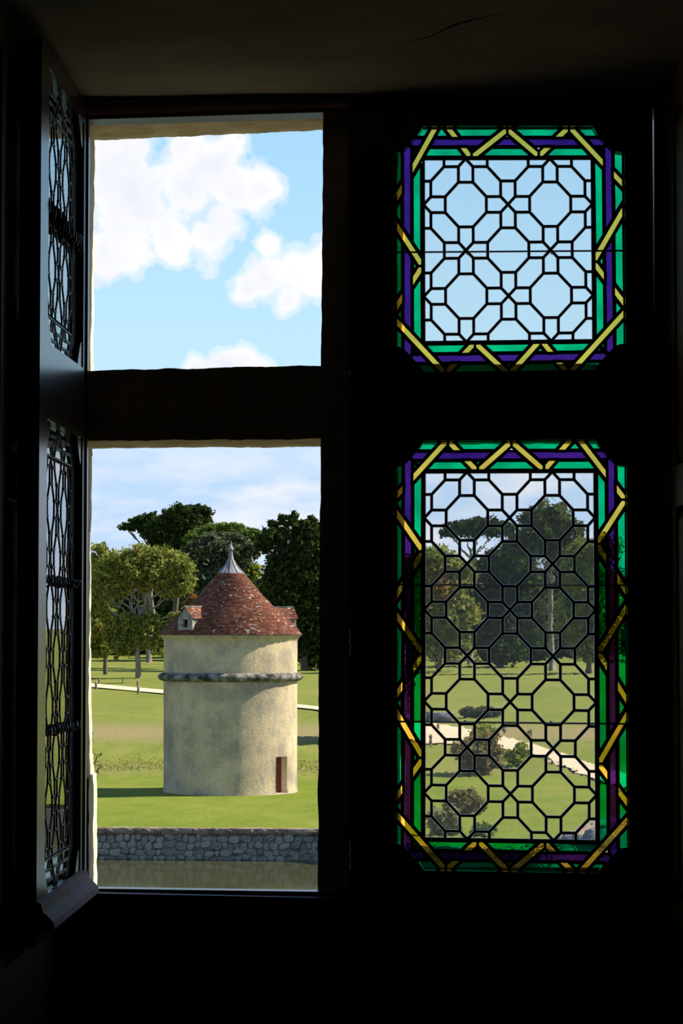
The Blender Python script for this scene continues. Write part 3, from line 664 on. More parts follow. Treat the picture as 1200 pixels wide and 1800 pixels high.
def build_casement(fn, label, is_open):
    base = fn(Vector(((XC0 + XC1) / 2, YW + TH/2, ZC0)))
    root = empty('window_casement', base, label, 'window casement')
    op = []                                   # openings in wood: corners from the panel maps
    for pn in PANELS:
        f = panel_map(pn); W, H = pn['W'], pn['H']; e = 54.0
        op.append([f(-e, H+e), f(W+e, H+e), f(W+e, -e), f(-e, -e)])   # bl, br, tr, tl
    U, Lw = op
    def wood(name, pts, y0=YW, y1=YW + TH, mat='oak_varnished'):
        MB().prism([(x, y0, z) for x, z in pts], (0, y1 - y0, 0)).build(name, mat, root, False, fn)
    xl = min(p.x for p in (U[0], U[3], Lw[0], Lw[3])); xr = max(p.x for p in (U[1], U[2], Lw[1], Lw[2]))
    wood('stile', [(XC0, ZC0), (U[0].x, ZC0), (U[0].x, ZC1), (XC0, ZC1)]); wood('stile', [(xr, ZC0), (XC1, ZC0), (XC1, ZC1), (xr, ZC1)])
    wood('rail', [(U[0].x, U[3].z), (xr, U[2].z), (xr, ZC1), (U[0].x, ZC1)])
    wood('rail', [(U[0].x, Lw[3].z), (xr, Lw[2].z), (xr, U[1].z), (U[0].x, U[0].z)])
    wood('rail', [(U[0].x, ZC0), (xr, ZC0), (xr, Lw[1].z), (U[0].x, Lw[0].z)])
    # shouldered corner blocks of each opening
    for pn in PANELS:
        f = panel_map(pn); W, H = pn['W'], pn['H']
        for (sx, sy) in ((0, 0), (1, 0), (1, 1), (0, 1)):
            prof = [(-58, -58), (0, -58), (-1, -53), (-6, -45), (-13, -37), (-22, -27), (-30, -18), (-37, -12), (-44, -9), (-53, -8), (-58, -8)]
            pts = []
            for (a, b) in prof:
                p = f(a if not sx else W - a, b if not sy else H - b); pts.append((p.x, YW + 0.003, p.z))
            MB().prism(pts, (0, TH - 0.006, 0)).build('corner_block', 'oak_varnished', root, False, fn)
    # weather moulding along the foot of the outer face
    zf = P(880, 1560, YW).z
    prof = [(YW + TH - .002, zf + .044), (YW + TH + .008, zf + .040), (YW + TH + .012, zf + .022), (YW + TH + .018, zf + .018), (YW + TH + .034, zf + .002), (YW + TH + .038, zf - .012), (YW + TH + .030, zf - .020), (YW + TH - .002, zf - .022)]
    MB().prism([(XC0 + .012, y, z) for y, z in prof], (XC1 - XC0 - .02, 0, 0)).build('weather_moulding', 'painted_wood_red', root, False, fn)
    # stop bead on the hinge edge of the outer face
    MB().box((XC1 - .028, YW + TH - .002, ZC0 + .06), (XC1 - .004, YW + TH + .005, ZC1 - .01)).build('edge_strip', 'oak_varnished', root, False, fn)
    for pi, pn in enumerate(PANELS):
        f = panel_map(pn); panes, lead = panel_panes(pn); S = (f(pn['W'], 0) - f(0, 0)).length / pn['W']
        mb = MB()
        seen = set()
        for poly in lead:
            n = len(poly)
            for i in range(n):
                a, b = poly[i], poly[(i+1) % n]
                key = tuple(sorted(((round(a[0], 0), round(a[1], 0)), (round(b[0], 0), round(b[1], 0)))))
                if key in seen: continue
                seen.add(key); L = math.hypot(b[0]-a[0], b[1]-a[1])
                if L < 0.4: continue
                d = ((b[0]-a[0])/L, (b[1]-a[1])/L); nn = (-d[1], d[0]); h = 2.35; e = 1.0
                def q(t, s_, dy):
                    x, y = (a[0]-d[0]*e, a[1]-d[1]*e) if t == 0 else (b[0]+d[0]*e, b[1]+d[1]*e)
                    return f(x + nn[0]*s_, y + nn[1]*s_, dy)
                ring = [(-h, -.0017), (-h*.5, -.0036), (h*.5, -.0036), (h, -.0017), (h, .0017), (h*.5, .0034), (-h*.5, .0034), (-h, .0017)]
                vs = [q(0, s_, dy) for s_, dy in ring] + [q(1, s_, dy) for s_, dy in ring]
                mb.add(vs, [(k, (k+1) % 8, 8 + (k+1) % 8, 8 + k) for k in range(8)] + [tuple(range(8))[::-1], tuple(range(8, 16))])
        pl = mb.build('leaded_panel', 'lead_came', root, False, fn)
        if is_open:                            # solder joints catch the light
            sj = MB(); done = set(); W, H = pn['W'], pn['H']
            for poly in lead:
                for (x, y) in poly:
                    key = (round(x / 4), round(y / 4))
                    if key in done or not (-2 < x < W + 2 and -2 < y < H + 2): continue
                    done.add(key); c = f(x, y, .0036)
                    sj.add([c + Vector((a_*.0034, 0, b_*.0034)) for a_, b_ in ((1, 0), (.7, .7), (0, 1), (-.7, .7), (-1, 0), (-.7, -.7), (0, -1), (.7, -.7))] + [c + Vector((0, .0016, 0))], [(k, (k+1) % 8, 8) for k in range(8)])
            tag(sj.build('solder_joints', 'lead_sheet', pl, True, fn), None, None, None, 'stuff')
        for (nm, mat, poly) in panes:
            if area(poly) < 0: poly = poly[::-1]
            pm = MB(); n = len(poly)
            A = [f(x, y, -.0014) for x, y in poly]; B = [f(x, y, .0014) for x, y in poly]
            if mat == 'glass_clear':
                inn = inset(poly, 1.4)
                if len(inn) == n:
                    A2 = [f(x, y, -.0014) for x, y in inn]; B2 = [f(x, y, .0014) for x, y in inn]
                    pm.add(A + B + A2 + B2, [])
                    # align inner vertices to the nearest outer ones
                    sh = min(range(n), key=lambda k: (inn[k][0]-poly[0][0])**2 + (inn[k][1]-poly[0][1])**2)
                    ia = [2*n + (k + sh) % n for k in range(n)]; ib = [3*n + (k + sh) % n for k in range(n)]
                    pm.f += [tuple(ia), tuple(ib)[::-1]]; pm.mi += [0, 0]
                    for k in range(n):
                        k2 = (k+1) % n
                        pm.f += [(k, k2, ia[k2], ia[k]), (n + k2, n + k, ib[k], ib[k2]), (k2, k, n + k, n + k2)]; pm.mi += [1, 1, 1]
                else: pm.prism(A, (0, .0028, 0))
                pm.build(nm, ['glass_clear', 'glass_rim'], pl, False, fn)
            else:
                pm.add(A + B, [tuple(range(n)), tuple(range(n, 2*n))[::-1]] + [((i+1) % n, i, n + i, n + (i+1) % n) for i in range(n)])
                pm.build(nm, mat, pl, False, fn)
        # iron saddle bars tied outside the glass
        for bi, t in enumerate(pn['bars']):
            W, H = pn['W'], pn['H']; yb = t * H; dyb = 0.012
            a, b = f(-57, yb, dyb), f(W + 57, yb, dyb); r = 0.0024
            bar = MB().tube([a, a.lerp(b, .25), a.lerp(b, .5), a.lerp(b, .75), b], r if not is_open else 0.0042, 8).build('saddle_bar', 'iron', root, True, fn)
            if is_open:
                for k in range(14):            # knotted wire ties and corroded lumps along the bar
                    u = (k + 0.5) / 14; c = a.lerp(b, u)
                    big = 1.9 if pi == 0 else 1.0
                    tm = MB(); rr = 0.0055 * big * random.uniform(.7, 1.25)
                    pts = []
                    for j in range(11):
                        an = j / 10 * 2 * math.pi * 1.5
                        pts.append(c + Vector((random.uniform(-.010, .010), 0.003 + .004*math.cos(an), rr * 1.9 * math.sin(an))))
                    tm.tube(pts, [0.0024 * big] * 11, 6); tm.build('wire_tie', 'iron', bar, True, fn)
            else:
                for k in (1, 3):
                    c = f(W * k / 4, yb, dyb)
                    MB().tube([c + Vector((-.006, 0, .004)), c + Vector((0, .004, 0)), c + Vector((.004, 0, -.007))], 0.0022, 6).build('wire_tie', 'iron', bar, True, fn)
    if not is_open:                            # latch bolts on the meeting stile
        for (py0, py1) in ((652, 735), (1104, 1152), (1476, 1530)):
            z0, z1 = P(617, py1, YW - .012).z, P(617, py0, YW - .012).z; h = z1 - z0; x = P(618, 900, YW - .012).x
            prof = [(.002, 0), (.007, .01), (.006, .04), (.0045, .12), (.0045, .40), (.007, .45), (.0075, .5), (.005, .55), (.0045, .86), (.007, .92), (.006, .98), (.001, 1.0)]
            MB().lathe((x, YW - .010, z0), [(r, t*h) for r, t in prof], 12).build('latch_bolt', 'iron', root, True)
    return root
build_casement(to_closed, 'closed dark wooden casement with coloured borders around its clear leaded glass', False)
build_casement(to_open, 'open dark wooden casement swung into the room, glass reflecting the sky', True)

# ------------------------------------------------------------------ ground
PROF = [(60, 0), (118, 0), (123.8, 0.02), (126.5, 0.30), (129.5, 0.62), (138, 1.55), (145, 1.78), (160, 2.14), (200, 2.97), (215, 3.40), (245, 3.75), (300, 4.9), (420, 8.0)]
PY, PZ = [p[0] for p in PROF], [p[1] for p in PROF]
def tz(y):
    return float(0.25*np.interp(y-1.5, PY, PZ) + 0.5*np.interp(y, PY, PZ) + 0.25*np.interp(y+1.5, PY, PZ))
def T(px, py):                                # pixel -> point on the terrain
    d = ray(px, py); lo, hi = 62.0, 415.0
    for y in np.arange(62, 415, 0.5):
        p = EYE + d * (y / d.y)
        if p.z <= tz(y): hi = y; break
    lo = hi - 0.5
    for _ in range(20):
        m_ = (lo + hi) / 2; p = EYE + d * (m_ / d.y)
        if p.z <= tz(m_): hi = m_
        else: lo = m_
    p = EYE + d * (hi / d.y); p.z = tz(hi); return p
EDGE = [(-2600, 1448), (60, 1456), (170, 1456), (557, 1458.5), (650, 1466), (740, 1488), (860, 1492), (945, 1490), (985, 1478), (1050, 1446), (1150, 1420), (2200, 1390)]
EP = [on_z(x, y, 0.0) for x, y in EDGE]
ex = [p.x for p in EP]; ey = [p.y for p in EP]
def edge_y(x): return float(np.interp(x, ex, ey))
xs = sorted(set(list(np.linspace(-70, 90, 150)) + ex + [-420, -280, -180, -110, 130, 200, 300, 440])); tv = [0, .01, .03, .06, .1] + list(np.linspace(.14, 1, 90))
pts = []
for t in tv:
    row = []
    for x in xs:
        y = edge_y(x) * (1-t) + 420 * t if t > 0 else edge_y(x)
        y = edge_y(x) + (420 - edge_y(x)) * t ** 1.6
        row.append((x, y, tz(y) + (0.05 * mnoise.noise(Vector((x*.15, y*.15, 0))) if t > .02 else 0)))
    pts.append(row)
lawn = MB().grid(pts).build('ground_lawn', 'lawn', None, True); tag(lawn, 'broad mown lawn rising toward the trees', None, None, 'structure')
# gravel path
TOPL = [(-350, 1172), (60, 1196), (162, 1203), (290, 1214.5), (405, 1226), (524, 1240), (557, 1243.5), (650, 1258), (745, 1271), (800, 1280), (880, 1297), (940, 1311), (1000, 1332), (1050, 1349), (1150, 1376)]
BOTL = [(-350, 1177), (60, 1202), (162, 1209.5), (290, 1221), (405, 1232), (524, 1246), (557, 1249.5), (650, 1278), (745, 1309), (800, 1310), (880, 1318), (940, 1328), (1000, 1353), (1050, 1374), (1150, 1400)]
def dens_line(L, n=170):
    x = np.linspace(L[0][0], L[-1][0], n); return list(zip(x, np.interp(x, [p[0] for p in L], [p[1] for p in L])))
up = Vector((0, 0, .07))
A = [T(*p) + up for p in dens_line(TOPL)]; B = [T(*p) + up for p in dens_line(BOTL)]
g = [[tuple(a.lerp(b, k/4)) for a, b in zip(A, B)] for k in range(5)]
g = [[(x, y, tz(y) + .09) for x, y, z in r] for r in g]
tag(MB().grid(g).build('gravel_path', 'gravel', None, True), 'pale gravel path curving across the lawn behind the round tower', 'path', None, 'structure')
# rough grass on the bank
def tufts(name, n, boxes, h, mat):
    V = []; Fq = []
    for (x0, x1, y0, y1, w) in boxes:
        m_ = int(n * w); x = rng.uniform(x0, x1, m_); y = rng.normal((y0 + y1)/2, (y1 - y0)/3.2, m_)
        z = np.array([tz(v) for v in y]); a = rng.uniform(0, 6.28, m_); hh = h * rng.uniform(.5, 1.4, m_); wd = .05 * rng.uniform(.6, 1.8, m_)
        lx, ly = rng.normal(0, .08, m_), rng.normal(0, .08, m_)
        b = np.stack([x, y, z], 1); s = np.stack([np.cos(a)*wd, np.sin(a)*wd, np.zeros(m_)], 1); tp = np.stack([lx, ly, hh], 1)
        V.append(np.stack([b - s, b + s, b + s*.2 + tp, b - s*.2 + tp], 1).reshape(-1, 3))
    V = np.concatenate(V); Fq = np.arange(len(V)).reshape(-1, 4)
    return np_mesh(name, V, Fq, mat)
tg = tufts('rough_grass', 5200, [(-24, -2, 124.3, 128.6, 1.0)], 0.045, 'grass_blade')
tag(tg, 'rough dry grass along the bank behind the round tower', 'grass', None, 'stuff')

# ------------------------------------------------------------------ moat
ZW = -1.16
tag(MB().add([(-420, 6.6, ZW), (440, 6.6, ZW), (440, 130, ZW), (-420, 130, ZW)], [(0, 1, 2, 3)]).build('water', 'moat_water'), 'still olive-green moat water under the castle wall', 'water', None, 'structure')
wallo = MB()
wp = [p for p in EP]
for i in range(len(wp) - 1):
    a, b = wp[i], wp[i+1]; n_ = (b - a).normalized().cross(Vector((0, 0, 1)))    # toward the water (-y)
    if n_.y > 0: n_ = -n_
    wallo.add([a + Vector((0, 0, -.22)) + n_*.0, b + Vector((0, 0, -.22)), b + Vector((0, 0, -2.6)) + n_*.06, a + Vector((0, 0, -2.6)) + n_*.06,
               a + Vector((0, 0, -.0)) - n_*.6, b + Vector((0, 0, -.0)) - n_*.6], [(0, 1, 2, 3), (4, 5, 1, 0)])
mw = wallo.build('moat_wall', 'wall_mortar'); tag(mw, 'low rubble stone wall retaining the lawn at the moat', 'wall', None, 'structure')
def along(x):                                 # point and direction on the wall line
    y = edge_y(x); y2 = edge_y(x + .1); d = Vector((.1, y2 - y, 0)).normalized(); return Vector((x, y, 0)), d
# coping stones
x = -15.5; k = 0
while x < 11:
    w_ = random.uniform(.9, 1.6); p, d = along(x); n_ = Vector((d.y, -d.x, 0)); mb = MB()
    prof = [(-.34, .00), (-.30, .035), (.02, .045), (.10, .02), (.125, -.06), (.12, -.15), (.05, -.21), (-.34, -.21)]
    a0 = p + d * .01; a1 = p + d * (w_ - .01)
    N_ = 7
    rows = []
    for j in range(N_):
        c = a0.lerp(a1, j/(N_-1)); rows.append([c + n_*(u + random.uniform(-.02, .02)) + Vector((0, 0, v + random.uniform(-.015, .015))) for u, v in prof])
    n = len(prof); mb.add([v for r in rows for v in r], [(i*n + q_, i*n + (q_+1) % n, (i+1)*n + (q_+1) % n, (i+1)*n + q_) for i in range(N_-1) for q_ in range(n)] + [tuple(range(n))[::-1], tuple(range((N_-1)*n, N_*n))])
    mb.build('coping_stone', 'coping', mw); x += w_ * d.x
# rubble stones: six shared shapes
shapes = []
for s in range(7):
    mb = MB(); nseg = 9; pts0 = []
    for q_ in range(nseg):
        an = q_ / nseg * 2 * math.pi; rr = random.uniform(.80, 1.08)
        pts0.append((math.copysign(abs(math.cos(an)) ** .75, math.cos(an)) * .5 * rr, math.copysign(abs(math.sin(an)) ** .75, math.sin(an)) * .5 * rr))
    vs = [(x_, 0, z_) for x_, z_ in pts0] + [(x_*.80, -.07, z_*.80) for x_, z_ in pts0] + [(0, -.085, 0)]
    mb.add(vs, [(i, (i+1) % nseg, nseg + (i+1) % nseg, nseg + i) for i in range(nseg)] + [(nseg + i, nseg + (i+1) % nseg, 2*nseg) for i in range(nseg)])
    o = mb.build('rubble_stone', 'rubble', mw); shapes.append(o)
first = {}
zrow = [(-.23, -.50), (-.50, -.76), (-.76, -1.0), (-1.0, -1.18)]
cnt = 0
for (z1_, z0_) in zrow:
    x = -14.6 + random.uniform(0, .3)
    while x < -2.0:
        w_ = random.uniform(.20, .50); p, d = along(x + w_/2)
        s = random.randrange(7)
        o = shapes[s] if s not in first else shapes[s].copy()
        if s in first: COL.objects.link(o)
        first[s] = 1
        o.location = Vector((x + w_/2, p.y - .0, (z0_+z1_)/2 + random.uniform(-.06, .06)))
        o.rotation_euler = (0, random.uniform(-.3, .3), math.atan2(d.y, d.x)); o.scale = (w_*1.08, random.uniform(.6, 1.3), (z1_-z0_)*random.uniform(.9, 1.4))
        x += w_ * random.uniform(.9, 1.0); cnt += 1

# ------------------------------------------------------------------ round tower
TC = Vector((0, 0, 0)); c_ = P(405, 1250, 112.0); TC = Vector((c_.x, 112.0, 0.0)); PXT = 112.0 / F   # metres per pixel at the tower
tower = empty('round_tower', TC, 'round cream plastered dovecote tower with conical red tiled roof', 'tower')
RT = 117.0 * PXT
vw = math.atan2(-TC.y, -TC.x)                  # direction from tower to the eye
DA = vw + math.asin(88.5 / 117.0)              # door azimuth (to the right as seen)
hw = 0.40 / RT
DZ = 1.70
mb = MB()
N = 120; ang = [vw - math.pi + 2*math.pi*k/N for k in range(N)]
ang = sorted([a for a in ang if abs(a - DA) > hw + .01] + [DA - hw, DA + hw])
zs = [-.15, .03, .25, .6, 1.0, 1.35, DZ, 2.1, 2.7, 3.3, 3.9, 4.5, 5.0, 5.4, 5.9, 6.4, 6.9, 7.12]
def wr(a, z):
    p = Vector((math.cos(a)*3, math.sin(a)*3, z)); r = RT + .022*mnoise.noise(p*.9) + .008*mnoise.noise(p*4)
    if z < .3: r += .05*(0.3 - z) / .4
    return r
rows = [[(TC.x + wr(a, z)*math.cos(a), TC.y + wr(a, z)*math.sin(a), z) for a in ang] for z in zs]
n = len(ang); vs = [v for r in rows for v in r]; fs = []
ia = ang.index(DA - hw)
for i in range(len(zs)-1):
    for k in range(n):
        if k == ia and .03 <= zs[i] and zs[i+1] <= DZ + .001: continue
        fs.append((i*n + k, i*n + (k+1) % n, (i+1)*n + (k+1) % n, (i+1)*n + k))
mb.add(vs, fs); wl = mb.build('tower_wall', 'tower_plaster', tower, False)
wl.data.polygons.foreach_set('use_smooth', [True]*len(wl.data.polygons))
# doorway reveal, door
def pol(a, r, z): return (TC.x + r*math.cos(a), TC.y + r*math.sin(a), z)
mb = MB(); ri = RT - .42
e1 = Vector((-math.sin(DA), math.cos(DA), 0)); e2 = Vector((math.cos(DA), math.sin(DA), 0))
def dl(u, r, z): return TC + e1*u + e2*r + Vector((0, 0, z))
w2 = .40; rf = RT*math.cos(hw) + .006
mb.add([dl(-w2, rf, .03), dl(-w2, ri, .03), dl(-w2, ri, DZ), dl(-w2, rf, DZ), dl(w2, rf, .03), dl(w2, ri, .03), dl(w2, ri, DZ), dl(w2, rf, DZ)], [(0, 1, 2, 3), (5, 4, 7, 6), (3, 2, 6, 7), (0, 4, 5, 1)])
mb.build('door_reveal', 'stone_window', tower)
door = empty('door', dl(0, ri, 0)); door.parent = tower; door.location = dl(0, ri, 0) - TC; WLOC[door.name] = dl(0, ri, 0)
def dbox(u0, u1, r0, r1, z0, z1):
    return MB().add([dl(u, r, z) for z in (z0, z1) for u, r in ((u0, r0), (u1, r0), (u1, r1), (u0, r1))], [(0, 3, 2, 1), (4, 5, 6, 7), (0, 1, 5, 4), (1, 2, 6, 5), (2, 3, 7, 6), (3, 0, 4, 7)])
for k in range(4): dbox(-w2 + k*.2 + .006, -w2 + (k+1)*.2 - .006, ri + .02, ri + .06, .04, DZ - .01).build('plank', 'door_red', door)
dbox(-w2, w2, ri - .02, ri + .02, .03, DZ).build('backing', 'door_red', door)
# string course
bz = 7.4 - (1189 - HOR) * PXT
prof = [(RT - .05, -.20), (RT + .04, -.20), (RT + .20, -.15), (RT + .28, -.04), (RT + .27, .05), (RT + .20, .12), (RT + .05, .19), (RT - .05, .20)]
mb = MB(); N2 = 110
rows = [[(TC.x + (r + (.03*mnoise.noise(Vector((math.cos(2*math.pi*k/N2)*9, math.sin(2*math.pi*k/N2)*9, z*9))) if r > RT + .1 else 0))*math.cos(2*math.pi*k/N2),
          TC.y + (r + (.03*mnoise.noise(Vector((math.cos(2*math.pi*k/N2)*9, math.sin(2*math.pi*k/N2)*9, z*9))) if r > RT + .1 else 0))*math.sin(2*math.pi*k/N2), bz + z) for k in range(N2)] for r, z in prof]
mb.add([v for r in rows for v in r], [(i*N2 + k, i*N2 + (k+1) % N2, (i+1)*N2 + (k+1) % N2, (i+1)*N2 + k) for i in range(len(prof)-1) for k in range(N2)])
mb.build('string_course', 'band_stone', tower, True)
# coved cornice
MB().lathe(TC, [(RT - .02, 6.95), (RT + .01, 7.02), (RT + .06, 7.12), (RT + .14, 7.22), (RT + .22, 7.28), (RT - .1, 7.30)], 96).build('cornice', 'tower_plaster', tower, True)
# roof: core cone + individual tiles in courses
RP = [(3.36, 7.29), (3.10, 7.60), (2.80, 7.93), (2.0, 8.62), (1.5, 9.13), (1.08, 9.62), (.58, 10.22)]
MB().lathe(TC, [(0.1, 7.27)] + [(r - .05, z - .03) for r, z in RP] + [(0.02, 10.25)], 64).build('roof_core', 'post_wood', tower, True)
seg = [0]
for i in range(len(RP)-1): seg.append(seg[-1] + math.hypot(RP[i+1][0]-RP[i][0], RP[i+1][1]-RP[i][1]))
def rp(s): return float(np.interp(s, seg, [p[0] for p in RP])), float(np.interp(s, seg, [p[1] for p in RP]))
V = []; NC = 48
for c in range(NC):
    s0 = seg[-1]*c/NC; s1 = seg[-1]*min(1.0, (c + 1.35)/NC)
    r0, z0 = rp(s0); r1, z1 = rp(s1); nt_ = max(10, int(2*math.pi*r0/.17)); ph = random.random()
    L = math.hypot(r1-r0, z1-z0) or 1; nr, nz = (z1-z0)/L, (r0-r1)/L
    for k in range(nt_):
        a = 2*math.pi*(k + ph)/nt_; b = 2*math.pi*(k + ph + .94)/nt_
        lift = .028 + random.uniform(-.004, .010); lo = random.uniform(-.012, .012)
        def q(an, r, z, l): return (TC.x + (r + nr*l)*math.cos(an), TC.y + (r + nr*l)*math.sin(an), z + nz*l)
        rr0, zz0 = r0 - lo*nz, z0 + lo*nr
        V += [q(a, rr0, zz0, lift), q(b, rr0, zz0, lift), q(b, r1, z1, .004), q(a, r1, z1, .004), q(a, rr0, zz0, lift - .016), q(b, rr0, zz0, lift - .016)]
V = np.array(V); nt2 = len(V)//6; b6 = np.arange(nt2)[:, None]*6
Fq = np.concatenate([b6 + np.array([0, 1, 2, 3]), b6 + np.array([4, 5, 1, 0])])
rt = np_mesh('roof_tiles', V, Fq, 'clay_tile', tower); tag(rt, None, None, None, 'stuff')
# lead cap, finial
MB().lathe(TC, [(.66, 10.17), (.60, 10.22), (.42, 10.40), (.27, 10.58), (.15, 10.80), (.11, 10.98), (.085, 11.2), (.06, 11.18), (.0, 11.2)], 20).build('lead_cap', 'lead_sheet', tower, False)
for k in range(10):
    a = 2*math.pi*k/10 + .3
    MB().tube([pol(a, .64, 10.20), pol(a, .43, 10.41), pol(a, .28, 10.59), pol(a, .16, 10.80)], .018, 5).build('cap_seam', 'lead_sheet', tower)
MB().lathe(TC, [(.0, 11.0), (.10, 11.02), (.075, 11.15), (.07, 11.22), (.12, 11.27), (.135, 11.33), (.10, 11.40), (.05, 11.44), (.03, 11.60), (.005, 11.74)], 14).build('finial', 'lead_sheet', tower, True)
# dormers
def dormer(az):
    d = empty('dormer', (TC.x, TC.y, 7.5)); d.parent = tower; d.location = (0, 0, 7.5); WLOC[d.name] = Vector((TC.x, TC.y, 7.5))
    o = Vector((math.cos(az), math.sin(az), 0)); s = Vector((-math.sin(az), math.cos(az), 0))
    def L(u, r, z): return TC + s*u + o*r + Vector((0, 0, z))
    wd, rf_, z0, ze, zr_ = .41, 3.06, 7.45, 8.12, 8.56
    def wallbox(u0, u1, r0, r1, za, zb):
        return MB().add([L(u, r, z) for z in (za, zb) for u, r in ((u0, r0), (u1, r0), (u1, r1), (u0, r1))], [(0, 3, 2, 1), (4, 5, 6, 7), (0, 1, 5, 4), (1, 2, 6, 5), (2, 3, 7, 6), (3, 0, 4, 7)])
    for u0, u1 in ((-wd, -wd + .09), (wd - .09, wd)): wallbox(u0, u1, 1.7, rf_ - .02, z0 - .1, ze - .02).build('cheek', 'dormer_stone', d)
    fr = empty('front', L(0, rf_, z0)); 
    bpy.data.objects.remove(fr)
    # gabled front with a square flight hole, built as a frame
    mb = MB()
    for (u0, u1, za, zb) in ((-wd - .03, -.16, z0, ze), (.16, wd + .03, z0, ze), (-.16, .16, z0, z0 + .18), (-.16, .16, ze - .12, ze)):
        q_ = wallbox(u0, u1, rf_ - .03, rf_ + .12, za, zb); mb.add(q_.v, q_.f)
    mb.prism([L(-wd - .03, rf_ - .03, ze), L(wd + .03, rf_ - .03, ze), L(0, rf_ - .03, zr_ - .02)], o*.15)
    mb.build('gable_front', 'dormer_stone', d)
    for sg in (-1, 1):
        mb = MB(); a0, a1 = (sg*(wd + .10), ze - .10), (0, zr_)
        rr0, rr1 = 1.55, rf_ + .20
        nrow, ncol = 5, 9
        for i in range(nrow):
            for j in range(ncol):
                t0, t1 = i/nrow, (i+1.25)/nrow; t1 = min(t1, 1.0)
                ra = rr0 + (rr1-rr0)*(j + .03)/ncol; rb = rr0 + (rr1-rr0)*(j + .97)/ncol
                def q(t, r, l): return L(a0[0] + (a1[0]-a0[0])*t, r, a0[1] + (a1[1]-a0[1])*t + l)
                h_ = .05 + random.uniform(-.006, .006)
                mb.add([q(t0, ra, h_), q(t0, rb, h_), q(t1, rb, .025), q(t1, ra, .025), q(t0, ra, h_ - .025), q(t0, rb, h_ - .025), q(t1, rb, 0), q(t1, ra, 0)], [(0, 1, 2, 3), (4, 5, 1, 0), (7, 6, 5, 4), (1, 5, 6, 2), (0, 3, 7, 4)])
        tl = mb.build('roof_tiles', 'clay_tile', d); tag(tl, None, None, None, 'stuff')
    MB().tube([L(0, 1.55, zr_ + .03), L(0, 2.3, zr_ + .03), L(0, rf_ + .2, zr_ + .03)], .045, 8).build('ridge', 'band_stone', d)
    return d
dormer(vw - R(41)); dormer(vw + R(113))

# ------------------------------------------------------------------ trees
def leaf_cloud(blobs, size, flat=1.0, clump=.26):
    """leaf quads in clumps scattered through ellipsoids: (centre, (rx, ry, rz), count)"""
    Vs = []
    for c, r, n in blobs:
        n = int(n); mc = max(10, int(n / 26))
        d = rng.normal(size=(mc, 3)); d /= np.linalg.norm(d, axis=1)[:, None]
        cc = np.array(c) + d * (rng.uniform(.10, 1, mc) ** .45)[:, None] * np.array(r)
        cs = clump * min(r) * rng.uniform(.6, 1.35, mc)
        ix = rng.integers(0, mc, n)
        off = rng.normal(size=(n, 3)); off[:, 2] *= .75
        p = cc[ix] + off * cs[ix][:, None] * .75
        nrm = rng.normal(size=(n, 3)); nrm[:, 2] += flat; nrm /= np.linalg.norm(nrm, axis=1)[:, None]
        t = np.cross(nrm, rng.normal(size=(n, 3))); t /= np.linalg.norm(t, axis=1)[:, None]; b = np.cross(nrm, t)
        s = (size * rng.uniform(.55, 1.35, n))[:, None]
        Vs.append(np.stack([p - t*s, p - b*s*.5, p + t*s, p + b*s*.5], 1).reshape(-1, 3))
    V = np.concatenate(Vs); return V, np.arange(len(V)).reshape(-1, 4)
def limb(mb, a, b, r0, r1, wob=.06, n=6, sag=0.0):
    a, b = Vector(a), Vector(b); L = (b - a).length; pts = []
    for i in range(n + 1):
        t = i / n; p = a.lerp(b, t) + Vector((random.uniform(-1, 1), random.uniform(-1, 1), random.uniform(-.6, .6))) * (wob * L * math.sin(math.pi*t)) + Vector((0, 0, sag * L * math.sin(math.pi*t)))
        pts.append(p)
    mb.tube(pts, [r0 + (r1 - r0)*(i/n) for i in range(n + 1)], 7); return pts[-1]
def tree(name, label, Y, base, blobs, dens_, size, leaf, bark='bark', trunk_r=.3, fork=None, group=None, limbs=True, depth=.8, cat='tree'):
    """base: (px, py) foot; blobs in pixels: (px, py, rx, ry); fork: pixel where the trunk divides"""
    k = Y / F
    foot = P(base[0], base[1], Y); foot.z = tz(Y)
    root = empty(name, foot, label, cat, group)
    B = []
    for (bx, by, rx, ry) in blobs:
        c = P(bx, by, Y); c.y += random.uniform(-.35, .35) * max(rx, 12) * k
        B.append((c, (rx*k, max(rx, ry)*k*depth, ry*k), dens_ * rx * ry * .026))
    V, Fq = leaf_cloud(B, size * .68); np_mesh('crown', V, Fq, leaf, root)
    mb = MB(); fk = P(*fork, Y) if fork else foot.lerp(B[0][0], .6)
    limb(mb, foot - Vector((0, 0, .3)), fk, trunk_r, trunk_r*.7, .02)
    mb.build('trunk', bark, root, True)
    if limbs:
        for c, r, n in B:
            m2 = MB(); e = limb(m2, fk, Vector(c), trunk_r*.42, trunk_r*.10, .06, 7)
            for q_ in range(3):
                limb(m2, Vector(fk).lerp(Vector(c), .6), Vector(c) + Vector((random.uniform(-.8, .8)*r[0], random.uniform(-.7, .7)*r[1], random.uniform(-.2, .8)*r[2])), trunk_r*.17, trunk_r*.05, .08, 5)
            m2.build('branch', bark, root, True)
    return root

GB = 'trees standing behind the round tower'
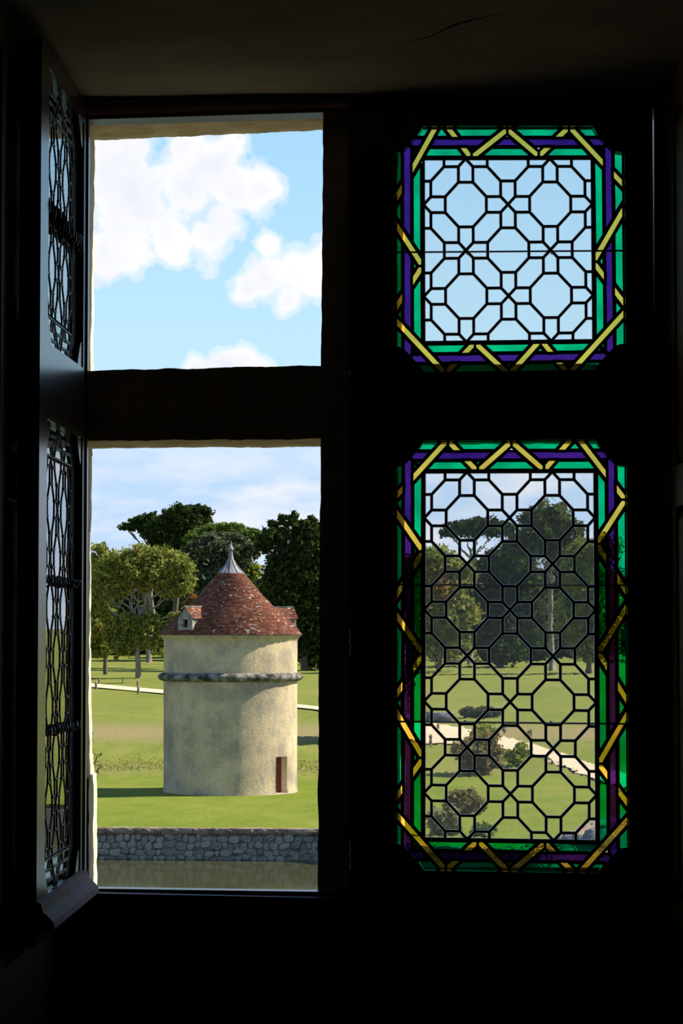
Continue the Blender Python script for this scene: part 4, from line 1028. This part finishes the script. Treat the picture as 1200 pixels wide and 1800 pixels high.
# background wood: a belt of dense dark trees
belt = [(-420, 1000), (-300, 1015), (-180, 995), (-60, 1010), (40, 1000), (150, 985), (215, 1010), (285, 985), (350, 990), (420, 1005), (490, 1000), (560, 1005), (630, 985), (700, 975), (770, 990), (850, 985), (920, 995), (990, 985), (1065, 1000), (1140, 990), (1230, 985)]
BL = ['at the open end of the wood', 'second from the open end of the wood', 'third from the open end of the wood', 'far behind the left panelling', 'beyond the open casement', 'behind the leafy tree at the left jamb', 'behind the trunk of the olive-green tree', 'between the olive-green tree and the tower', 'just left of the tower roof', 'right behind the tower spire',
      'behind the right slope of the tower roof', 'behind the ragged dark oak', 'behind the mullion', 'behind the round bushy tree', 'behind the left edge of the leaded glass', 'below the flat canopy of the glazed-in umbrella pine', 'behind the broad dark oak in the leaded glass',
      'behind the pale pine trunk in the leaded glass', 'behind the right border of the leaded glass', 'beyond the closed casement hinge', 'far behind the right panelling']
for i, (bx, by) in enumerate(belt):
    Y = 270 + (i % 4)*11
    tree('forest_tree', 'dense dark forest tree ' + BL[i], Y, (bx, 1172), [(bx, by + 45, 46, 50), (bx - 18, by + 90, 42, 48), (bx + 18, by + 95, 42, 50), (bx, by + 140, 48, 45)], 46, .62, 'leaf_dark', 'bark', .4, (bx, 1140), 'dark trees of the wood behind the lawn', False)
# umbrella pine, dark, at the left
tree('umbrella_pine', 'dark flat-topped umbrella pine leaning out beside the oak crown', 262, (262, 1180), [(244, 920, 30, 11), (265, 915, 30, 13), (225, 927, 17, 7), (285, 922, 26, 14), (262, 927, 30, 9)], 160, .34, 'leaf_pine_dark', 'bark_pale', .34, (268, 985), GB, True, 1.0)
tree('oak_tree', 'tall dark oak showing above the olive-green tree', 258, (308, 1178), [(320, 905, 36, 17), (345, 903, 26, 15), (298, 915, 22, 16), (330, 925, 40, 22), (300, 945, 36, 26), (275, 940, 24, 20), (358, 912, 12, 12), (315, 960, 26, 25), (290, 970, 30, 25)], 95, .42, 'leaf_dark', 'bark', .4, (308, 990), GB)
tree('umbrella_pine', 'broad green domed umbrella pine behind the tower spire', 247, (385, 1178), [(x_, 928 + ((x_ - 396)/66)**2*24, 17, 8.5) for x_ in range(336, 466, 10)], 330, .30, 'leaf_pine', 'bark_pale', .36, (390, 1010), GB, True, 2.2)
tree('grey_tree', 'hazy grey-green tree under the umbrella pine dome', 240, (366, 1178), [(385, 952, 40, 16), (420, 957, 30, 16), (352, 960, 22, 16), (445, 965, 16, 14), (350, 975, 26, 22), (385, 968, 34, 22), (415, 975, 28, 24), (345, 1000, 28, 30), (380, 1005, 36, 34), (360, 1040, 36, 40), (405, 1025, 28, 30)], 95, .42, 'leaf_grey', 'bark', .3, (372, 1060), GB)
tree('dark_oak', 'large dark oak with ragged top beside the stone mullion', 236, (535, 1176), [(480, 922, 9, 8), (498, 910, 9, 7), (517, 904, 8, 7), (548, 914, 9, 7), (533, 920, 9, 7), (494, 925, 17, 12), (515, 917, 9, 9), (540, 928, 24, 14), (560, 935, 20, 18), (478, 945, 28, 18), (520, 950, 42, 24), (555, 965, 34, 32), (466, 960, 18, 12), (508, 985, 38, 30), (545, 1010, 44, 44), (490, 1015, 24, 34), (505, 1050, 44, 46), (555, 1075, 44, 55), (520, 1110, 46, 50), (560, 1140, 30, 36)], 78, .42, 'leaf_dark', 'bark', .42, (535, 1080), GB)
tree('sunlit_tree', 'small bright yellow-green tree glimpsed beside the spire', 244, (436, 1170), [(436, 1002, 19, 15), (426, 1012, 12, 10), (446, 1008, 12, 12)], 150, .34, 'leaf_bright', 'bark', .25, (436, 1040), GB)
# olive-green tree in front
tree('olive_green_tree', 'sunlit olive-green tree with pale bare limbs left of the tower', 213, (243, 1191),
     [(250, 978, 40, 22), (212, 988, 32, 24), (285, 985, 34, 24), (312, 1000, 28, 24), (326, 1026, 19, 24), (190, 1008, 26, 26), (235, 1005, 34, 22), (275, 1010, 28, 20), (300, 1035, 22, 16), (212, 1030, 22, 18), (262, 1030, 20, 12), (178, 1040, 18, 20),
      (262, 1085, 20, 16), (255, 1105, 24, 16), (225, 1092, 18, 14), (200, 1105, 24, 20), (208, 1128, 26, 22), (285, 1108, 18, 18), (240, 1128, 24, 16), (278, 1135, 20, 18), (307, 1083, 12, 9), (215, 1148, 20, 12), (185, 1075, 16, 16)],
     88, .27, 'leaf_olive', 'bark_pale', .27, (241, 1095), GB)
tree('leafy_tree', 'leafy green tree against the left window jamb, tinged with orange', 222, (186, 1187),
     [(175, 965, 22, 14), (190, 985, 18, 16), (172, 1000, 24, 24), (170, 1040, 24, 26), (172, 1080, 26, 22), (176, 1110, 26, 20), (180, 1135, 28, 18), (165, 1140, 22, 22)], 88, .28, 'leaf_olive', 'bark', .22, (184, 1130), GB)
tree('orange_shrub', 'small orange autumn tree peeping past the left dormer', 205, (335, 1188), [(334, 1060, 10, 9), (344, 1050, 8, 9), (328, 1070, 9, 9), (340, 1075, 12, 14)], 170, .22, 'leaf_orange', 'bark', .12, (336, 1130), GB)
# seen through the right casement
GR = 'trees seen through the leaded glass'
tree('cedar_tree', 'tall spreading pine with pale trunk seen through the leaded glass', 238, (970, 1184), [(965, 900, 36, 18), (940, 915, 34, 18), (990, 920, 32, 20), (920, 940, 34, 16), (960, 935, 44, 20), (1005, 945, 30, 18), (985, 965, 36, 18), (935, 965, 34, 18), (905, 965, 30, 16)], 80, .40, 'leaf_mid', 'bark_pale', .30, (968, 1000), GR)
tree('umbrella_pine', 'umbrella pine with flat dark canopy seen through the leaded glass', 258, (826, 1178), [(820, 925, 40, 10), (850, 922, 40, 12), (790, 935, 26, 9), (875, 930, 30, 14), (835, 935, 40, 9)], 150, .36, 'leaf_pine_dark', 'bark_pale', .34, (828, 985), GR, True, 1.1)
tree('leafy_tree', 'leafy mid-green tree behind the leaded glass by its mullion edge', 230, (770, 1178), [(765, 985, 34, 28), (740, 1005, 30, 30), (800, 1010, 34, 30), (770, 1040, 44, 40), (800, 1080, 40, 40), (750, 1090, 40, 44), (780, 1130, 44, 30)], 90, .40, 'leaf_olive', 'bark', .3, (770, 1100), GR)
tree('dark_oak', 'broad dark oak in the middle of the leaded glass view', 250, (880, 1176), [(885, 985, 36, 26), (860, 1010, 36, 30), (910, 1015, 38, 32), (880, 1050, 50, 44), (850, 1090, 44, 46), (915, 1090, 46, 46), (880, 1130, 54, 34)], 85, .42, 'leaf_dark', 'bark', .36, (880, 1110), GR)
tree('leafy_tree', 'leafy green tree by the right border of the leaded glass', 226, (1035, 1178), [(1030, 975, 34, 26), (1060, 965, 30, 26), (1010, 1010, 30, 28), (1045, 1020, 40, 36), (1060, 1075, 40, 40), (1015, 1080, 34, 40), (1040, 1125, 44, 34)], 90, .40, 'leaf_olive', 'bark', .3, (1035, 1100), GR)
# broad tree hidden mostly by the mullion; its shade falls beside the tower
def shrub(name, label, foot_px, blobs, dens_, size, leaf, group=None, stems=6, Y=None):
    ft = T(*foot_px) if Y is None else None
    if ft is None: ft = P(foot_px[0], foot_px[1], Y); ft.z = tz(Y)
    Y = ft.y; k = Y / F
    root = empty(name, ft, label, 'shrub', group)
    B = []
    for (bx, by, rx, ry) in blobs:
        c = P(bx, by, Y); B.append((c, (rx*k, rx*k, ry*k), dens_*rx*ry*.01))
    V, Fq = leaf_cloud(B, size, .2); np_mesh('foliage', V, Fq, leaf, root)
    mb = MB()
    for _ in range(stems):
        c = Vector(random.choice(B)[0]); limb(mb, ft - Vector((0, 0, .1)), c, .05, .015, .05, 5)
    mb.build('stems', 'bark', root, True); return root
tree('round_tree', 'round bushy tree almost hidden by the window mullion', 137, (664, 1290), [(660, 1130, 55, 50), (630, 1160, 45, 45), (690, 1165, 45, 48), (660, 1190, 60, 40)], 45, .30, 'leaf_dark', 'bark', .28, (662, 1230), None)

# shrubs on the lawn, seen through the leaded glass
shrub('round_shrub', 'broad olive-brown shrub beside the gravel path', (838, 1362), [(835, 1320, 30, 32), (858, 1312, 22, 28), (815, 1325, 22, 28), (845, 1345, 26, 22), (868, 1330, 14, 24)], 150, .13, 'leaf_brownish', 'shrubs on the lawn')
shrub('bright_shrub', 'small bright yellow-green feathery shrub before the gravel path', (908, 1347), [(908, 1326, 18, 16), (918, 1320, 12, 14), (900, 1332, 12, 12)], 260, .10, 'leaf_bright', 'shrubs on the lawn')
shrub('green_shrub', 'bright green low shrub on the path edge behind the olive-brown one', (850, 1300), [(850, 1285, 22, 14), (832, 1292, 14, 12), (865, 1290, 14, 11)], 200, .11, 'leaf_bright', 'shrubs on the lawn')
shrub('dry_grass_clump', 'dry straw-coloured grass clump on the near lawn', (815, 1432), [(815, 1408, 26, 22), (800, 1412, 20, 20), (832, 1418, 18, 16)], 240, .09, 'leaf_brownish', 'shrubs on the lawn')
shrub('broadleaf_shrub', 'broad-leaved shrub with pale leaves at the moat edge', (778, 1468), [(778, 1440, 22, 24), (765, 1450, 16, 18), (795, 1452, 16, 18), (760, 1385, 8, 8)][:3], 70, .19, 'leaf_pale', 'shrubs on the lawn')
shrub('feathery_shrub', 'low feathery green shrub next to the pale-leaved one', (852, 1472), [(850, 1458, 20, 12), (838, 1464, 14, 9), (864, 1460, 12, 9)], 220, .08, 'leaf_pine', 'shrubs on the lawn')
shrub('flower_bed_shrub', 'grey-green flowering plants in the bed beyond the path', (838, 1262), [(825, 1252, 18, 8), (850, 1251, 18, 9), (870, 1253, 12, 7)], 1500, .10, 'leaf_grey', 'shrubs on the lawn')
shrub('sapling', 'thin grey sapling on the lawn above the gravel path', (934, 1294), [(932, 1286, 4, 7)], 500, .06, 'leaf_grey', 'shrubs on the lawn', 2)
# low dark stone trough by the path
ft = T(772, 1268); k = ft.y / F
rk = empty('stone_trough', ft, 'long low dark stone trough beside the path', 'trough')
w_ = 24*k
def trough():
    mb = MB(); prof = [(0, .0), (.02, .34), (.10, .42), (.26, .42), (.30, .34), (.30, .0)]
    rows = []
    for j in range(11):
        t = j/10; x = (t - .5)*2*w_; bow = .5*(1 - (2*t - 1)**2)
        rows.append([ft + Vector((x, u*1.4 - bow, v*1.35)) for u, v in prof])
    n = len(prof); mb.add([v for r in rows for v in r], [(i*n + q, i*n + (q+1) % n, (i+1)*n + (q+1) % n, (i+1)*n + q) for i in range(10) for q in range(n)] + [tuple(range(n))[::-1], tuple(range(10*n, 11*n))]); return mb
trough().build('basin', 'slate_rock', rk, True)
e_ = trough(); MB().box((ft.x + w_*.92, ft.y - .05, ft.z), (ft.x + w_*1.05, ft.y + .5, ft.z + .52)).build('end_block', 'stone_window', rk)

# rocks at the moat edge
def boulder(px0, px1, py_top, py_base, seed, label):
    ft = on_z((px0+px1)/2, py_base, 0.0); k = ft.y / F; rx = (px1-px0)/2*k; h = (py_base - py_top)*k
    root = empty('boulder', ft, label, 'rock', 'rocks at the moat edge'); mb = MB(); rows = []
    for i in range(9):
        th = math.pi*.5*i/8*1.0; rr = math.cos(th); zz = math.sin(th)
        rows.append([])
        for j in range(22):
            a = 2*math.pi*j/22; p = Vector((math.cos(a)*rr, math.sin(a)*rr, zz)); q = 1 + .22*mnoise.noise(p*1.6 + Vector((seed, 0, 0))) + .10*mnoise.noise(p*4 + Vector((0, seed, 0)))
            rows[-1].append((ft.x + p.x*rx*q, ft.y + p.y*rx*.6*q, ft.z - .1 + p.z*h*q))
    mb.add([v for r in rows for v in r], [(i*22 + j, i*22 + (j+1) % 22, (i+1)*22 + (j+1) % 22, (i+1)*22 + j) for i in range(8) for j in range(22)])
    mb.build('rock_body', 'slate_rock', root); return root
boulder(980, 1034, 1458, 1484, 2.0, 'slate-grey rock sloping up from the moat edge')
boulder(1014, 1090, 1452, 1488, 5.0, 'larger mossy grey rock at the end of the moat edge')

# wooden posts along the path
def post(px, y0, y1, wpx, label, group='wooden posts along the path'):
    ft = T(px, y1); k = ft.y / F; h = (y1 - y0)*k; r = wpx*k/2
    root = empty('wooden_post', ft, label, 'post', group)
    MB().lathe(ft, [(r*1.0, -.15), (r*1.02, h*.3), (r*.97, h*.86), (r*.90, h*.93), (0.001, h*.94)], 10).build('shaft', 'post_wood', root, True)
    MB().lathe(ft, [(r*.90, h*.90), (r*.98, h*.935), (r*.80, h*.99), (0.001, h)], 10).build('cap', 'gravel', root, True)
    return root
post(168.7, 1198, 1211.5, 4.2, 'short wooden post on the near side of the gravel path by the window jamb')
post(174, 1189, 1202, 3.6, 'short wooden post on the far side of the gravel path by the window jamb')
post(242, 1195.5, 1209, 3.6, 'short wooden post on the far side of the path below the olive-green tree')
post(243, 1206, 1220, 4.4, 'short wooden post on the near side of the path below the olive-green tree')
post(215.5, 1191, 1201, 1.5, 'thin stake standing in the grass beyond the path')
post(757, 1292, 1314, 4.5, 'dark post on the path seen through the leaded glass edge')
post(770, 1272, 1283, 5, 'short dark post beside the stone trough')
post(886, 1276, 1289, 6, 'stout dark post between the olive-brown shrub and the flower bed')
post(972, 1326, 1333, 3, 'tiny marker post on the lawn beside the path bend')
post(529.5, 1168, 1180, 1.0, 'thin pale fence stake before the dark wood, close to the tower'); post(555, 1168, 1180, 1.0, 'thin pale fence stake before the dark wood, beside the mullion')
# climbing sprig outside the left jamb
sp_root = P(150, 1400, 6.35)
sprig = empty('climbing_sprig', sp_root, 'small leafy sprig growing beside the sunlit stone jamb', 'plant')
mb = MB(); tips = []
for (x0, y0, x1, y1) in ((148, 1400, 163, 1287), (152, 1390, 172, 1325), (150, 1395, 178, 1345)):
    mb.tube([Vector((P(x0, y0, 6.09).x - .02, 6.09, P(x0, y0, 6.09).z)), P(x0, y0, 6.22), P(x0, y0, 6.35)], .0025, 6); limb(mb, P(x0, y0, 6.35), P(x1, y1, 6.33), .0025, .001, .05, 7); tips.append((x0, y0, x1, y1))
mb.build('stem', 'bark', sprig, True)
for (x0, y0, x1, y1) in tips:
    for k in range(9):
        t = .45 + .55*k/8; c = P(x0 + (x1-x0)*t + random.uniform(-4, 4), y0 + (y1-y0)*t + random.uniform(-4, 4), 6.34)
        m2 = MB(); a = Vector((random.uniform(-1, 1), random.uniform(-1, 1), random.uniform(-1, 1))).normalized(); b = a.orthogonal().normalized(); s_ = random.uniform(.005, .009)
        m2.add([c - a*s_, c - a*s_*.2 - b*s_*.5, c + a*s_, c - a*s_*.2 + b*s_*.5, c + a.cross(b)*s_*.15], [(0, 1, 4), (1, 2, 4), (2, 3, 4), (3, 0, 4)]); m2.build('leaf', 'leaf_pale', sprig)
# fallen leaves on the lawn
for i, (px, py) in enumerate([(293, 1427), (343, 1422), (362, 1427), (332, 1440), (414, 1440), (463, 1427), (403, 1399), (230, 1450), (420, 1399)]):
    ft = T(px, py); o = MB().add([ft + Vector((-.06, 0, .05)), ft + Vector((0, -.06, .06)), ft + Vector((.06, 0, .09)), ft + Vector((0, .06, .07))], [(0, 1, 2), (0, 2, 3)]).build('fallen_leaf', 'leaf_orange', None, False, None, ft)
    tag(o, 'fallen autumn leaf on the lawn in front of the tower', 'leaf', 'fallen leaves on the lawn')
